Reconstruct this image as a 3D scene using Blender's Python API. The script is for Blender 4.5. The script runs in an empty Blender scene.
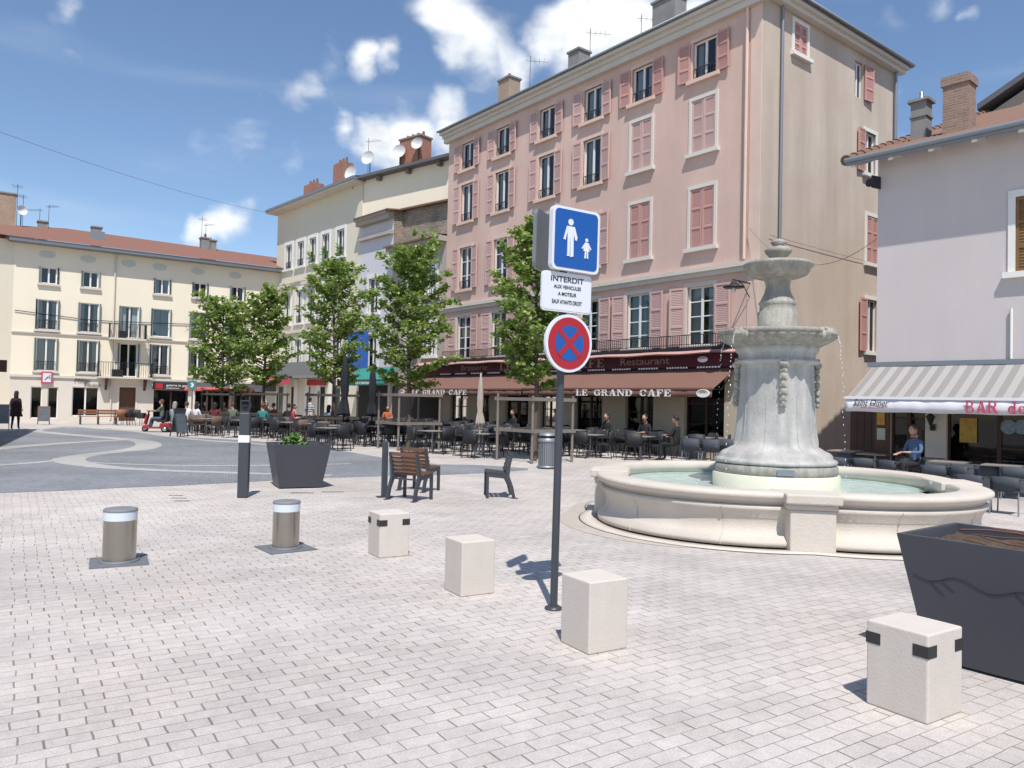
import bpy, bmesh, math, random
from mathutils import Vector, Matrix, Euler
R = math.radians
S = bpy.context.scene
COL = S.collection
random.seed(7)

# ------------------------------------------------------------------ camera, sky, sun, exposure
F = 770.0; CX = 512.0; CY = 384.0; H = 1.7
cam_d = bpy.data.cameras.new("camera"); cam = bpy.data.objects.new("camera", cam_d); COL.objects.link(cam)
cam_d.sensor_width = 36; cam_d.lens = F/1024*36; cam_d.clip_start = .05; cam_d.clip_end = 2000
CM = Matrix.Translation((0, 0, H)) @ (Matrix.Rotation(R(91.38), 4, 'X') @ Matrix.Rotation(R(1.3), 4, 'Z'))
cam.matrix_world = CM
S.camera = cam
CR = CM.to_3x3(); CRI = CR.inverted()

SUN_AZ = (.09, -1.0); SUN_EL = 60.0
W = bpy.data.worlds.new("World"); S.world = W; W.use_nodes = True
def sky():
    nt = W.node_tree; N = nt.nodes; L = nt.links
    for n in list(N): N.remove(n)
    def nd(t, **k):
        n = N.new(t)
        for a, b in k.items(): setattr(n, a, b)
        return n
    def mth(op, a, b=None, c=None, clamp=False):
        n = nd('ShaderNodeMath', operation=op, use_clamp=clamp)
        for i, v in enumerate((a, b, c)):
            if v is None: continue
            if isinstance(v, (int, float)): n.inputs[i].default_value = v
            else: L.new(v, n.inputs[i])
        return n.outputs[0]
    out = nd('ShaderNodeOutputWorld'); bg = nd('ShaderNodeBackground'); bg.inputs[1].default_value = .115
    sk = nd('ShaderNodeTexSky', sky_type='NISHITA', sun_disc=False)
    sk.sun_elevation = R(SUN_EL); sk.sun_rotation = math.pi - .09
    sk.air_density = 1.0; sk.dust_density = .2; sk.ozone_density = 3.2; sk.altitude = 250
    tc = nd('ShaderNodeTexCoord'); nrm = nd('ShaderNodeVectorMath', operation='NORMALIZE'); L.new(tc.outputs['Generated'], nrm.inputs[0])
    D = nrm.outputs[0]
    wn = nd('ShaderNodeTexNoise'); wn.inputs['Scale'].default_value = 9; wn.inputs['Detail'].default_value = 7; wn.inputs['Roughness'].default_value = .5; L.new(D, wn.inputs['Vector'])
    wsb = nd('ShaderNodeVectorMath', operation='SUBTRACT'); L.new(wn.outputs['Color'], wsb.inputs[0]); wsb.inputs[1].default_value = (.5, .5, .5)
    wsc = nd('ShaderNodeVectorMath', operation='SCALE'); wsc.inputs['Scale'].default_value = .11; L.new(wsb.outputs[0], wsc.inputs[0])
    wad = nd('ShaderNodeVectorMath', operation='ADD'); L.new(D, wad.inputs[0]); L.new(wsc.outputs[0], wad.inputs[1]); DW = wad.outputs[0]
    # cumulus puffs stand in fixed compass directions of the sky
    puffs = [(452,22,34),(478,45,38),(505,58,24),(455,52,28),(545,42,22),(575,55,30),(600,38,44),(640,28,50),(690,15,50),(560,20,24),
             (372,66,16),(392,70,17),(291,96,17),(345,121,16),(372,128,24),(405,128,30),(438,122,26),(388,142,22),(430,142,22),
             (208,222,20),(232,220,23),(196,214,12),(950,10,16),(980,22,12),(52,12,14),(1200,60,60),(-260,100,80),(500,-160,60),(300,-260,90),(800,-220,90)]
    mask = None
    for (px, py, r) in puffs:
        d = (CR @ Vector(((px-CX)/F, (CY-py)/F, -1))).normalized()
        s = nd('ShaderNodeVectorMath', operation='DISTANCE'); L.new(DW, s.inputs[0]); s.inputs[1].default_value = d
        weak = .45 if px in (950, 985, 52, 145, 312, 291) else 1.0
        v = mth('MULTIPLY_ADD', s.outputs['Value'], -F/r/1.15*weak, weak)
        mask = v if mask is None else mth('SMOOTH_MAX', mask, v, .12)
    sq = nd('ShaderNodeMapping'); sq.inputs['Scale'].default_value = (1, 1, 1.7); L.new(D, sq.inputs[0])
    n1 = nd('ShaderNodeTexNoise'); n1.inputs['Scale'].default_value = 11; n1.inputs['Detail'].default_value = 9; n1.inputs['Roughness'].default_value = .48; n1.inputs['Distortion'].default_value = .25
    L.new(sq.outputs[0], n1.inputs['Vector'])
    n2 = nd('ShaderNodeTexNoise'); n2.inputs['Scale'].default_value = 3.2; n2.inputs['Detail'].default_value = 6; n2.inputs['Roughness'].default_value = .5
    mp = nd('ShaderNodeMapping'); mp.inputs['Scale'].default_value = (.6, 1.2, 4.5); mp.inputs['Rotation'].default_value = (0, R(12), 0); L.new(D, mp.inputs[0]); L.new(mp.outputs[0], n2.inputs['Vector'])
    dens = mth('ADD', mth('MAXIMUM', mask, -.25), mth('MULTIPLY_ADD', n1.outputs[0], 2.1, -1.12))
    cl = nd('ShaderNodeMapRange', interpolation_type='SMOOTHSTEP'); cl.inputs[1].default_value = -.12; cl.inputs[2].default_value = .8; L.new(dens, cl.inputs[0])
    wisp = nd('ShaderNodeMapRange', interpolation_type='SMOOTHSTEP'); wisp.inputs[1].default_value = .5; wisp.inputs[2].default_value = .95; wisp.inputs[4].default_value = .3; L.new(n2.outputs[0], wisp.inputs[0])
    fac = mth('MAXIMUM', cl.outputs[0], wisp.outputs[0], clamp=True)
    n3 = nd('ShaderNodeTexNoise'); n3.inputs['Scale'].default_value = 22; n3.inputs['Detail'].default_value = 5
    L.new(sq.outputs[0], n3.inputs['Vector'])
    cr = nd('ShaderNodeMapRange'); cr.inputs[1].default_value = .3; cr.inputs[2].default_value = .7; cr.inputs[3].default_value = 6.4; cr.inputs[4].default_value = 8.2; L.new(n3.outputs[0], cr.inputs[0])
    cc = nd('ShaderNodeCombineColor'); L.new(mth('MULTIPLY', cr.outputs[0], .93), cc.inputs[0]); L.new(mth('MULTIPLY', cr.outputs[0], .96), cc.inputs[1]); L.new(cr.outputs[0], cc.inputs[2])
    mx = nd('ShaderNodeMix', data_type='RGBA'); L.new(fac, mx.inputs[0]); L.new(sk.outputs[0], mx.inputs[6]); L.new(cc.outputs[0], mx.inputs[7])
    L.new(mx.outputs[2], bg.inputs[0]); L.new(bg.outputs[0], out.inputs[0])
sky()
sun_d = bpy.data.lights.new("sun", 'SUN'); sun_d.energy = 4.0; sun_d.angle = R(.5); sun_d.color = (1, .965, .91)
sun = bpy.data.objects.new("sun", sun_d); COL.objects.link(sun)
_sv = Vector((SUN_AZ[0], SUN_AZ[1], 0)).normalized()*math.cos(R(SUN_EL)) + Vector((0, 0, math.sin(R(SUN_EL))))
sun.rotation_euler = _sv.to_track_quat('Z', 'Y').to_euler(); sun.location = (0, -20, 40)
S.view_settings.view_transform = 'Standard'; S.view_settings.look = 'None'; S.view_settings.exposure = 0.38; S.view_settings.gamma = 1

# ------------------------------------------------------------------ measuring helpers
def ray(px, py): return CR @ Vector(((px-CX)/F, (CY-py)/F, -1))
def project(p):
    q = CRI @ (Vector(p) - Vector((0, 0, H)))
    return (CX + F*q.x/-q.z, CY - F*q.y/-q.z)
def gp(px, py, z=0.0):
    d = ray(px, py); t = (z-H)/d.z
    return Vector((d.x*t, d.y*t, z))
def at_depth(px, py, D):
    d = ray(px, py); t = D/d.y
    return Vector((d.x*t, D, H+d.z*t))
class Frame:
    """facade frame: x to the right along the wall, -y out of the wall, z up"""
    def __init__(s, left, xdir):
        s.o = Vector((left[0], left[1], 0)); s.x = Vector((xdir[0], xdir[1], 0)).normalized()
        s.n = Vector((s.x.y, -s.x.x, 0)); s.a = math.atan2(s.x.y, s.x.x)
    def hit(s, px, py, off=0.0):
        d = ray(px, py); p0 = s.o + s.n*off - Vector((0, 0, H))
        t = p0.dot(s.n)/d.dot(s.n); p = d*t + Vector((0, 0, H))
        return ((p - s.o).dot(s.x), p.z)
    def w(s, x, y, z=0): return s.o + s.x*x - s.n*y + Vector((0, 0, z))

# ------------------------------------------------------------------ materials
MATS = {}
def mat(name, col, rough=.7, var=.0, vscale=3.0, streak=.0, bump=.0, bscale=40.0, metal=0.0, spec=.4, col2=None, fine=.0, trans=0.0, emit=0.0):
    if name in MATS: return MATS[name]
    m = bpy.data.materials.new(name); m.use_nodes = True; nt = m.node_tree; N = nt.nodes; L = nt.links
    b = N['Principled BSDF']; b.inputs['Roughness'].default_value = rough; b.inputs['Metallic'].default_value = metal
    b.inputs['Specular IOR Level'].default_value = spec
    c = (*col, 1)
    if var or streak or fine:
        g = N.new('ShaderNodeNewGeometry'); prev = None
        def layer(scale, amt, mpscale, prev, detail=5):
            mp = N.new('ShaderNodeMapping'); mp.inputs['Scale'].default_value = mpscale; L.new(g.outputs['Position'], mp.inputs[0])
            n = N.new('ShaderNodeTexNoise'); n.inputs['Scale'].default_value = scale; n.inputs['Detail'].default_value = detail; n.inputs['Roughness'].default_value = .62; L.new(mp.outputs[0], n.inputs['Vector'])
            r = N.new('ShaderNodeMapRange'); r.inputs[1].default_value = .3; r.inputs[2].default_value = .7; r.inputs[3].default_value = 0; r.inputs[4].default_value = amt; r.clamp = True; L.new(n.outputs[0], r.inputs[0])
            x = N.new('ShaderNodeMix'); x.data_type = 'RGBA'; L.new(r.outputs[0], x.inputs[0])
            if prev is None: x.inputs[6].default_value = c
            else: L.new(prev, x.inputs[6])
            k2 = col2 or tuple(v*.45 for v in col)
            x.inputs[7].default_value = (*k2, 1)
            return x.outputs[2]
        if var: prev = layer(vscale, var, (1, 1, 1), prev)
        if streak: prev = layer(vscale*1.6, streak, (1, 1, .12), prev)
        if fine: prev = layer(45, fine, (1, 1, 1), prev)
        L.new(prev, b.inputs['Base Color'])
    else: b.inputs['Base Color'].default_value = c
    if bump:
        g2 = N.new('ShaderNodeNewGeometry'); n = N.new('ShaderNodeTexNoise'); n.inputs['Scale'].default_value = bscale; n.inputs['Detail'].default_value = 6; L.new(g2.outputs['Position'], n.inputs['Vector'])
        bp = N.new('ShaderNodeBump'); bp.inputs['Strength'].default_value = bump; bp.inputs['Distance'].default_value = .02; L.new(n.outputs[0], bp.inputs['Height']); L.new(bp.outputs[0], b.inputs['Normal'])
    if emit:
        b.inputs['Emission Color'].default_value = c; b.inputs['Emission Strength'].default_value = emit
    MATS[name] = m; return m

def glass_mat(name, tint, refl=.1):
    m = bpy.data.materials.new(name); m.use_nodes = True; N = m.node_tree.nodes; L = m.node_tree.links
    for n in list(N): N.remove(n)
    o = N.new('ShaderNodeOutputMaterial'); t = N.new('ShaderNodeBsdfTransparent'); t.inputs[0].default_value = (*tint, 1)
    g = N.new('ShaderNodeBsdfGlossy'); g.inputs['Roughness'].default_value = .03; fr = N.new('ShaderNodeFresnel'); fr.inputs[0].default_value = 1.5
    a = N.new('ShaderNodeMath'); a.operation = 'ADD'; a.inputs[1].default_value = refl; a.use_clamp = True; L.new(fr.outputs[0], a.inputs[0])
    mx = N.new('ShaderNodeMixShader'); L.new(a.outputs[0], mx.inputs[0]); L.new(t.outputs[0], mx.inputs[1]); L.new(g.outputs[0], mx.inputs[2]); L.new(mx.outputs[0], o.inputs[0])
    MATS[name] = m; return m

def brick_mat(name, c1, c2, mortar, bw, bh, ang, ms=.006, bumpd=.004, rough=.75, large=.25, axis='xy', off=.5, lcol=None, sq=1.0):
    m = bpy.data.materials.new(name); m.use_nodes = True; N = m.node_tree.nodes; L = m.node_tree.links; b = N['Principled BSDF']
    g = N.new('ShaderNodeNewGeometry'); mp = N.new('ShaderNodeMapping'); mp.inputs['Rotation'].default_value = (0, 0, -ang)
    if axis == 'xy': L.new(g.outputs['Position'], mp.inputs[0])
    else:
        tc = N.new('ShaderNodeTexCoord'); sp = N.new('ShaderNodeSeparateXYZ'); cb = N.new('ShaderNodeCombineXYZ'); L.new(tc.outputs['Object'], sp.inputs[0])
        ad = N.new('ShaderNodeMath'); L.new(sp.outputs[0], ad.inputs[0]); L.new(sp.outputs[1], ad.inputs[1]); L.new(ad.outputs[0], cb.inputs[0]); L.new(sp.outputs[2], cb.inputs[1]); L.new(cb.outputs[0], mp.inputs[0])
    # the setts are laid by hand: waver the courses a little
    wn = N.new('ShaderNodeTexNoise'); wn.inputs['Scale'].default_value = 1.7; wn.inputs['Detail'].default_value = 3; L.new(mp.outputs[0], wn.inputs['Vector'])
    vs = N.new('ShaderNodeVectorMath'); vs.operation = 'SCALE'; vs.inputs['Scale'].default_value = bh*.35; sb = N.new('ShaderNodeVectorMath'); sb.operation = 'SUBTRACT'; sb.inputs[1].default_value = (.5, .5, .5)
    L.new(wn.outputs['Color'], sb.inputs[0]); L.new(sb.outputs[0], vs.inputs[0]); av = N.new('ShaderNodeVectorMath'); L.new(mp.outputs[0], av.inputs[0]); L.new(vs.outputs[0], av.inputs[1])
    br = N.new('ShaderNodeTexBrick'); br.offset = off; br.squash = sq; br.inputs['Color1'].default_value = (*c1, 1); br.inputs['Color2'].default_value = (*c2, 1); br.inputs['Mortar'].default_value = (*mortar, 1)
    br.inputs['Scale'].default_value = 1; br.inputs['Mortar Size'].default_value = ms; br.inputs['Mortar Smooth'].default_value = .3; br.inputs['Brick Width'].default_value = bw; br.inputs['Row Height'].default_value = bh
    L.new(av.outputs[0], br.inputs['Vector'])
    prev = br.outputs['Color']
    for (sc, lo, hi, det) in ((.35, 1-large, 1+large*.25, 6), (9, .93, 1.05, 4), (70, .9, 1.06, 3)):
        n = N.new('ShaderNodeTexNoise'); n.inputs['Scale'].default_value = sc; n.inputs['Detail'].default_value = det; n.inputs['Roughness'].default_value = .6; L.new(g.outputs['Position'], n.inputs['Vector'])
        r = N.new('ShaderNodeMapRange'); r.inputs[1].default_value = .33; r.inputs[2].default_value = .62; r.inputs[3].default_value = lo; r.inputs[4].default_value = hi; L.new(n.outputs[0], r.inputs[0])
        x = N.new('ShaderNodeVectorMath'); x.operation = 'SCALE'; L.new(prev, x.inputs[0]); L.new(r.outputs[0], x.inputs['Scale']); prev = x.outputs[0]
    if lcol:
        n = N.new('ShaderNodeTexNoise'); n.inputs['Scale'].default_value = .9; n.inputs['Detail'].default_value = 5; L.new(g.outputs['Position'], n.inputs['Vector'])
        r = N.new('ShaderNodeMapRange'); r.inputs[1].default_value = .5; r.inputs[2].default_value = .75; r.inputs[4].default_value = .55; L.new(n.outputs[0], r.inputs[0])
        x = N.new('ShaderNodeMix'); x.data_type = 'RGBA'; x.blend_type = 'MULTIPLY'; L.new(r.outputs[0], x.inputs[0]); L.new(prev, x.inputs[6]); x.inputs[7].default_value = (*lcol, 1); prev = x.outputs[2]
    L.new(prev, b.inputs['Base Color']); b.inputs['Roughness'].default_value = rough; b.inputs['Specular IOR Level'].default_value = .3
    inv = N.new('ShaderNodeMath'); inv.operation = 'SUBTRACT'; inv.inputs[0].default_value = 1; L.new(br.outputs['Fac'], inv.inputs[1])
    n = N.new('ShaderNodeTexNoise'); n.inputs['Scale'].default_value = 60; n.inputs['Detail'].default_value = 5; L.new(g.outputs['Position'], n.inputs['Vector'])
    ad2 = N.new('ShaderNodeMath'); ad2.operation = 'MULTIPLY_ADD'; L.new(n.outputs[0], ad2.inputs[0]); ad2.inputs[1].default_value = .45; L.new(inv.outputs[0], ad2.inputs[2])
    bp = N.new('ShaderNodeBump'); bp.inputs['Strength'].default_value = .8; bp.inputs['Distance'].default_value = bumpd; L.new(ad2.outputs[0], bp.inputs['Height']); L.new(bp.outputs[0], b.inputs['Normal'])
    MATS[name] = m; return m

def sett_mat(name, c1, c2, joint, bw, bh, ang):
    """hand-laid running-bond setts: every course shifted at random, thin sanded bed joints, open darker head joints"""
    m = bpy.data.materials.new(name); m.use_nodes = True; N = m.node_tree.nodes; L = m.node_tree.links; b = N['Principled BSDF']
    def mt(op, a, b_=None, c=None, clamp=False):
        n = N.new('ShaderNodeMath'); n.operation = op; n.use_clamp = clamp
        for i, v in enumerate((a, b_, c)):
            if v is None: continue
            if isinstance(v, (int, float)): n.inputs[i].default_value = v
            else: L.new(v, n.inputs[i])
        return n.outputs[0]
    def noise(src, sc, det=4, rough=.6):
        n = N.new('ShaderNodeTexNoise'); n.inputs['Scale'].default_value = sc; n.inputs['Detail'].default_value = det; n.inputs['Roughness'].default_value = rough; L.new(src, n.inputs['Vector']); return n
    def mr(v, a, b_, lo, hi):
        n = N.new('ShaderNodeMapRange'); n.inputs[1].default_value = a; n.inputs[2].default_value = b_; n.inputs[3].default_value = lo; n.inputs[4].default_value = hi; L.new(v, n.inputs[0]); return n.outputs[0]
    g = N.new('ShaderNodeNewGeometry'); P = g.outputs['Position']; mp = N.new('ShaderNodeMapping'); mp.inputs['Rotation'].default_value = (0, 0, -ang); L.new(P, mp.inputs[0])
    wn = noise(mp.outputs[0], 1.3, 4); wn2 = noise(mp.outputs[0], 11, 2); sp = N.new('ShaderNodeSeparateXYZ'); L.new(mp.outputs[0], sp.inputs[0]); s1 = N.new('ShaderNodeSeparateColor'); L.new(wn.outputs['Color'], s1.inputs[0]); s2 = N.new('ShaderNodeSeparateColor'); L.new(wn2.outputs['Color'], s2.inputs[0])
    u = mt('ADD', sp.outputs[0], mt('MULTIPLY_ADD', s1.outputs[0], .05, mt('MULTIPLY', s2.outputs[0], .004))); v = mt('ADD', sp.outputs[1], mt('MULTIPLY_ADD', s1.outputs[1], .035, mt('MULTIPLY', s2.outputs[1], .006)))
    vr = mt('DIVIDE', v, bh); row = mt('FLOOR', vr); fv = mt('FRACT', vr)
    w1 = N.new('ShaderNodeTexWhiteNoise'); w1.noise_dimensions = '1D'; L.new(row, w1.inputs['W'])
    par = mt('MULTIPLY', mt('FRACT', mt('MULTIPLY', row, .5)), 1.0)
    ur = mt('ADD', mt('DIVIDE', u, bw), mt('ADD', par, mt('MULTIPLY', w1.outputs['Value'], .16))); col = mt('FLOOR', ur); fu_ = mt('FRACT', ur)
    cb = N.new('ShaderNodeCombineXYZ'); L.new(col, cb.inputs[0]); L.new(row, cb.inputs[1]); w2 = N.new('ShaderNodeTexWhiteNoise'); w2.noise_dimensions = '2D'; L.new(cb.outputs[0], w2.inputs['Vector'])
    dv = mt('MULTIPLY', mt('MINIMUM', fv, mt('SUBTRACT', 1, fv)), bh); du = mt('MULTIPLY', mt('MINIMUM', fu_, mt('SUBTRACT', 1, fu_)), bw)
    wear = noise(P, .8, 5); sand = mr(wear.outputs[0], .38, .62, .5, 1.0)
    jb = mt('MULTIPLY', mr(dv, .0012, .0038, 1, 0), mt('MULTIPLY', sand, .85)); hw = mt('MULTIPLY_ADD', w2.outputs['Value'], .0035, .0035)
    jh = mt('MULTIPLY', mt('SUBTRACT', 1, mt('DIVIDE', du, hw), clamp=True), 2.2, clamp=True); jh = mt('MULTIPLY', jh, mt('MULTIPLY_ADD', w2.outputs['Value'], .5, .5)); J = mt('MAXIMUM', jb, jh, clamp=True)
    x = N.new('ShaderNodeMix'); x.data_type = 'RGBA'; L.new(mt('POWER', w2.outputs['Value'], 2.0), x.inputs[0]); x.inputs[6].default_value = (*c1, 1); x.inputs[7].default_value = (*c2, 1); prev = x.outputs[2]
    for sc, lo, hi, det in ((.22, .80, 1.04, 7), (1.1, .86, 1.05, 8), (16, .93, 1.05, 4), (90, .86, 1.09, 3)):
        q = N.new('ShaderNodeVectorMath'); q.operation = 'SCALE'; L.new(prev, q.inputs[0]); L.new(mr(noise(P, sc, det).outputs[0], .34, .64, lo, hi), q.inputs['Scale']); prev = q.outputs[0]
    # warm rusty patches and small dark specks
    wm = N.new('ShaderNodeMix'); wm.data_type = 'RGBA'; wm.blend_type = 'MULTIPLY'; L.new(mr(noise(P, .55, 6).outputs[0], .52, .72, 0, .55), wm.inputs[0]); L.new(prev, wm.inputs[6]); wm.inputs[7].default_value = (.93, .86, .80, 1)
    vo = N.new('ShaderNodeTexVoronoi'); vo.inputs['Scale'].default_value = 2.6; L.new(P, vo.inputs['Vector']); sk = mt('MULTIPLY', mr(vo.outputs['Distance'], .022, .036, 1, 0), .7)
    x2 = N.new('ShaderNodeMix'); x2.data_type = 'RGBA'; L.new(mt('MAXIMUM', J, sk, clamp=True), x2.inputs[0]); L.new(wm.outputs[2], x2.inputs[6]); x2.inputs[7].default_value = (*joint, 1); L.new(x2.outputs[2], b.inputs['Base Color'])
    b.inputs['Roughness'].default_value = .8; b.inputs['Specular IOR Level'].default_value = .25
    h = mt('SUBTRACT', mt('MULTIPLY_ADD', w2.outputs['Value'], .25, mt('MULTIPLY', noise(P, 70, 5).outputs[0], .5)), mt('MULTIPLY', J, 1.0)); bp = N.new('ShaderNodeBump'); bp.inputs['Strength'].default_value = .7; bp.inputs['Distance'].default_value = .006; L.new(h, bp.inputs['Height']); L.new(bp.outputs[0], b.inputs['Normal'])
    MATS[name] = m; return m

def stripe_mat(name, c1, c2, period, duty=.5, rough=.85):
    m = bpy.data.materials.new(name); m.use_nodes = True; N = m.node_tree.nodes; L = m.node_tree.links; b = N['Principled BSDF']
    tc = N.new('ShaderNodeTexCoord'); sp = N.new('ShaderNodeSeparateXYZ'); L.new(tc.outputs['Object'], sp.inputs[0])
    d = N.new('ShaderNodeMath'); d.operation = 'DIVIDE'; d.inputs[1].default_value = period; L.new(sp.outputs[0], d.inputs[0])
    f = N.new('ShaderNodeMath'); f.operation = 'FRACT'; L.new(d.outputs[0], f.inputs[0]); c = N.new('ShaderNodeMath'); c.operation = 'GREATER_THAN'; c.inputs[1].default_value = duty; L.new(f.outputs[0], c.inputs[0])
    x = N.new('ShaderNodeMix'); x.data_type = 'RGBA'; L.new(c.outputs[0], x.inputs[0]); x.inputs[6].default_value = (*c1, 1); x.inputs[7].default_value = (*c2, 1); L.new(x.outputs[2], b.inputs['Base Color']); b.inputs['Roughness'].default_value = rough
    MATS[name] = m; return m

M = MATS
def setup_mats():
    sett_mat('pale_setts', (.56, .51, .475), (.50, .455, .42), (.17, .145, .12), .215, .108, R(33))
    brick_mat('grey_setts', (.275, .285, .305), (.215, .225, .245), (.14, .145, .15), .11, .11, R(20), ms=.009, large=.22)
    brick_mat('pale_band', (.47, .455, .43), (.40, .39, .37), (.26, .25, .24), .14, .12, R(12), ms=.008, large=.2)
    mat('pink_wall', (.74, .53, .45), .9, var=.4, vscale=.45, streak=.5, bump=.3, bscale=25, col2=(.47, .32, .265), fine=.14)
    mat('peach_strip', (.70, .52, .43), .9, var=.2, vscale=1)
    mat('beige_wall', (.63, .545, .47), .9, var=.55, vscale=.5, streak=.8, bump=.3, bscale=20, col2=(.42, .335, .265), fine=.15)
    mat('cream_wall', (.84, .76, .61), .9, var=.16, vscale=.4, streak=.2, bump=.2, col2=(.68, .57, .43), fine=.06)
    mat('pale_wall', (.68, .62, .54), .9, var=.2, vscale=.6, streak=.2, bump=.2, col2=(.5, .45, .38))
    mat('ivory_wall', (.66, .62, .50), .9, var=.15, vscale=.5, streak=.2, bump=.2, col2=(.52, .47, .36))
    mat('lilac_wall', (.49, .455, .49), .9, var=.2, vscale=.5, streak=.15, bump=.25, col2=(.38, .34, .36))
    mat('white_lilac', (.60, .58, .62), .85, var=.2, vscale=.7, col2=(.45, .43, .46))
    mat('lilac_render', (.59, .53, .515), .9, var=.3, vscale=.8, streak=.3, bump=.15, bscale=30, col2=(.47, .42, .41), fine=.08)
    mat('taupe_wall', (.42, .37, .33), .9, var=.3, vscale=.8, col2=(.3, .25, .2))
    mat('cafe_wall', (.50, .43, .33), .9, var=.15, vscale=.8, col2=(.4, .33, .25))
    mat('stone_trim', (.63, .58, .51), .85, var=.25, vscale=1.5, streak=.1, col2=(.45, .40, .34))
    mat('white_trim', (.74, .72, .68), .7, var=.12, vscale=2, col2=(.55, .52, .48))
    mat('white_frame', (.74, .73, .72), .5)
    mat('cream_frame', (.66, .62, .56), .5)
    mat('rose_shutter', (.51, .28, .245), .75, var=.5, vscale=1.2, col2=(.54, .32, .28))
    mat('mauve_shutter', (.56, .375, .34), .75, var=.5, vscale=1.2, col2=(.60, .40, .36))
    mat('teal_shutter', (.19, .25, .25), .6, var=.2, vscale=2, col2=(.28, .33, .32))
    mat('wood_shutter', (.22, .12, .05), .6, var=.4, vscale=4)
    mat('curtain', (.6, .6, .6), .95)
    mat('blind', (.45, .56, .55), .8)
    mat('teal_curtain', (.22, .42, .40), .9)
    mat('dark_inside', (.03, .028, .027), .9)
    mat('iron', (.035, .035, .04), .5, metal=.3)
    mat('zinc', (.25, .27, .29), .5, metal=.5)
    mat('roof_slate', (.12, .13, .15), .6, var=.3)
    mat('terracotta', (.215, .105, .075), .85, var=.5, vscale=1.2, col2=(.22, .10, .07), fine=.35)
    mat('old_tile', (.24, .13, .085), .9, var=.7, vscale=5, col2=(.15, .095, .075), fine=.5)
    brick_mat('chimney_brick', (.40, .14, .09), (.30, .11, .07), (.35, .28, .22), .22, .07, 0, ms=.01, large=.3, axis='wall')
    brick_mat('brown_brick', (.30, .19, .14), (.22, .14, .11), (.30, .24, .2), .22, .065, 0, ms=.01, large=.35, axis='wall')
    brick_mat('tan_brick', (.42, .29, .20), (.36, .25, .18), (.4, .33, .26), .22, .07, 0, ms=.01, large=.25, axis='wall')
    brick_mat('rubble', (.34, .27, .2), (.20, .16, .12), (.33, .29, .24), .34, .13, 0, ms=.03, large=.5, axis='wall')
    mat('concrete', (.27, .26, .25), .9, var=.4, vscale=3, bump=.3)
    mat('limestone', (.60, .54, .485), .8, var=.4, vscale=5, streak=.25, bump=.12, bscale=60, col2=(.50, .44, .38), fine=.15)
    mat('limestone_top', (.66, .63, .60), .8, var=.15, vscale=6, bump=.2, bscale=50, fine=.1)
    mat('basin_stone', (.61, .555, .485), .75, var=.4, vscale=1.3, streak=.2, bump=.25, bscale=30, col2=(.42, .35, .29), fine=.15)
    mat('basin_lining', (.70, .66, .52), .5, var=.3, vscale=2, streak=.2, col2=(.50, .50, .39))
    mat('fountain_stone', (.60, .57, .535), .6, var=.5, vscale=3.0, streak=.7, bump=.35, bscale=22, col2=(.24, .23, .22), fine=.2)
    mat('bowl_stone', (.49, .455, .40), .7, var=.6, vscale=6, streak=.7, bump=.5, bscale=25, col2=(.17, .155, .13), fine=.25)
    mat('planter_metal', (.062, .064, .078), .45, var=.3, vscale=1.5, metal=.2, col2=(.085, .088, .10))
    mat('post_metal', (.062, .068, .08), .42, metal=.3)
    mat('engraving', (.018, .018, .022), .7)
    mat('soil', (.07, .045, .03), .95, var=.6, vscale=14, bump=1, bscale=40, col2=(.13, .09, .06))
    mat('dry_stem', (.15, .075, .06), .8)
    mat('steel', (.40, .37, .335), .28, metal=1.0, streak=.3, vscale=30, col2=(.3, .28, .25))
    mat('grey_cap', (.20, .20, .215), .6, var=.2, vscale=20)
    mat('white_band', (.62, .66, .70), .4)
    mat('bright_band', (.80, .80, .80), .4)
    mat('iron_plate', (.19, .20, .215), .6, var=.3, vscale=9, metal=.3, bump=.3, bscale=120)
    mat('black_tape', (.03, .028, .028), .5)
    mat('seat_wood', (.165, .08, .05), .55, var=.4, vscale=9, col2=(.10, .052, .035))
    mat('bench_wood', (.27, .12, .06), .6, var=.3, vscale=6)
    mat('dark_timber', (.09, .075, .065), .85, var=.4, vscale=6)
    mat('old_timber', (.24, .205, .175), .85, var=.45, vscale=6, streak=.3, col2=(.13, .11, .095))
    mat('wicker', (.022, .023, .027), .6)
    mat('wicker_brown', (.14, .095, .075), .7)
    mat('metal_chair', (.05, .058, .072), .7)
    mat('table_top', (.30, .26, .235), .5, var=.2, vscale=5)
    mat('table_leg', (.30, .30, .31), .4, metal=.6)
    mat('dark_leg', (.04, .04, .045), .5)
    mat('umbrella_dark', (.018, .02, .027), .85)
    mat('umbrella_cream', (.42, .36, .30), .85, var=.2, vscale=6)
    mat('pole_pale', (.55, .53, .5), .5)
    mat('awning_brown', (.20, .105, .08), .9, var=.3, vscale=.7, streak=.15, col2=(.16, .078, .062))
    mat('awning_maroon', (.075, .012, .018), .7)
    mat('awning_rose', (.50, .29, .26), .85, var=.2, vscale=2)
    mat('letter_white', (.82, .80, .79), .6)
    mat('letter_gold', (.27, .18, .15), .6)
    mat('letter_red', (.52, .06, .12), .6)
    mat('letter_black', (.03, .03, .035), .6)
    mat('valance_white', (.66, .65, .68), .85, var=.15, vscale=3, col2=(.52, .51, .55))
    stripe_mat('striped_canvas', (.26, .235, .22), (.35, .335, .32), .30, .5)
    mat('sign_blue', (.010, .085, .33), .35)
    mat('sign_white', (.66, .67, .71), .35)
    mat('sign_red', (.36, .014, .025), .35)
    mat('sign_back', (.24, .25, .26), .45, metal=.6, var=.2, vscale=9)
    mat('sign_text', (.035, .03, .035), .5)
    mat('brown_door', (.12, .055, .035), .6, var=.3, vscale=3)
    mat('dark_wood', (.07, .032, .022), .6, var=.4, vscale=4)
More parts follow.
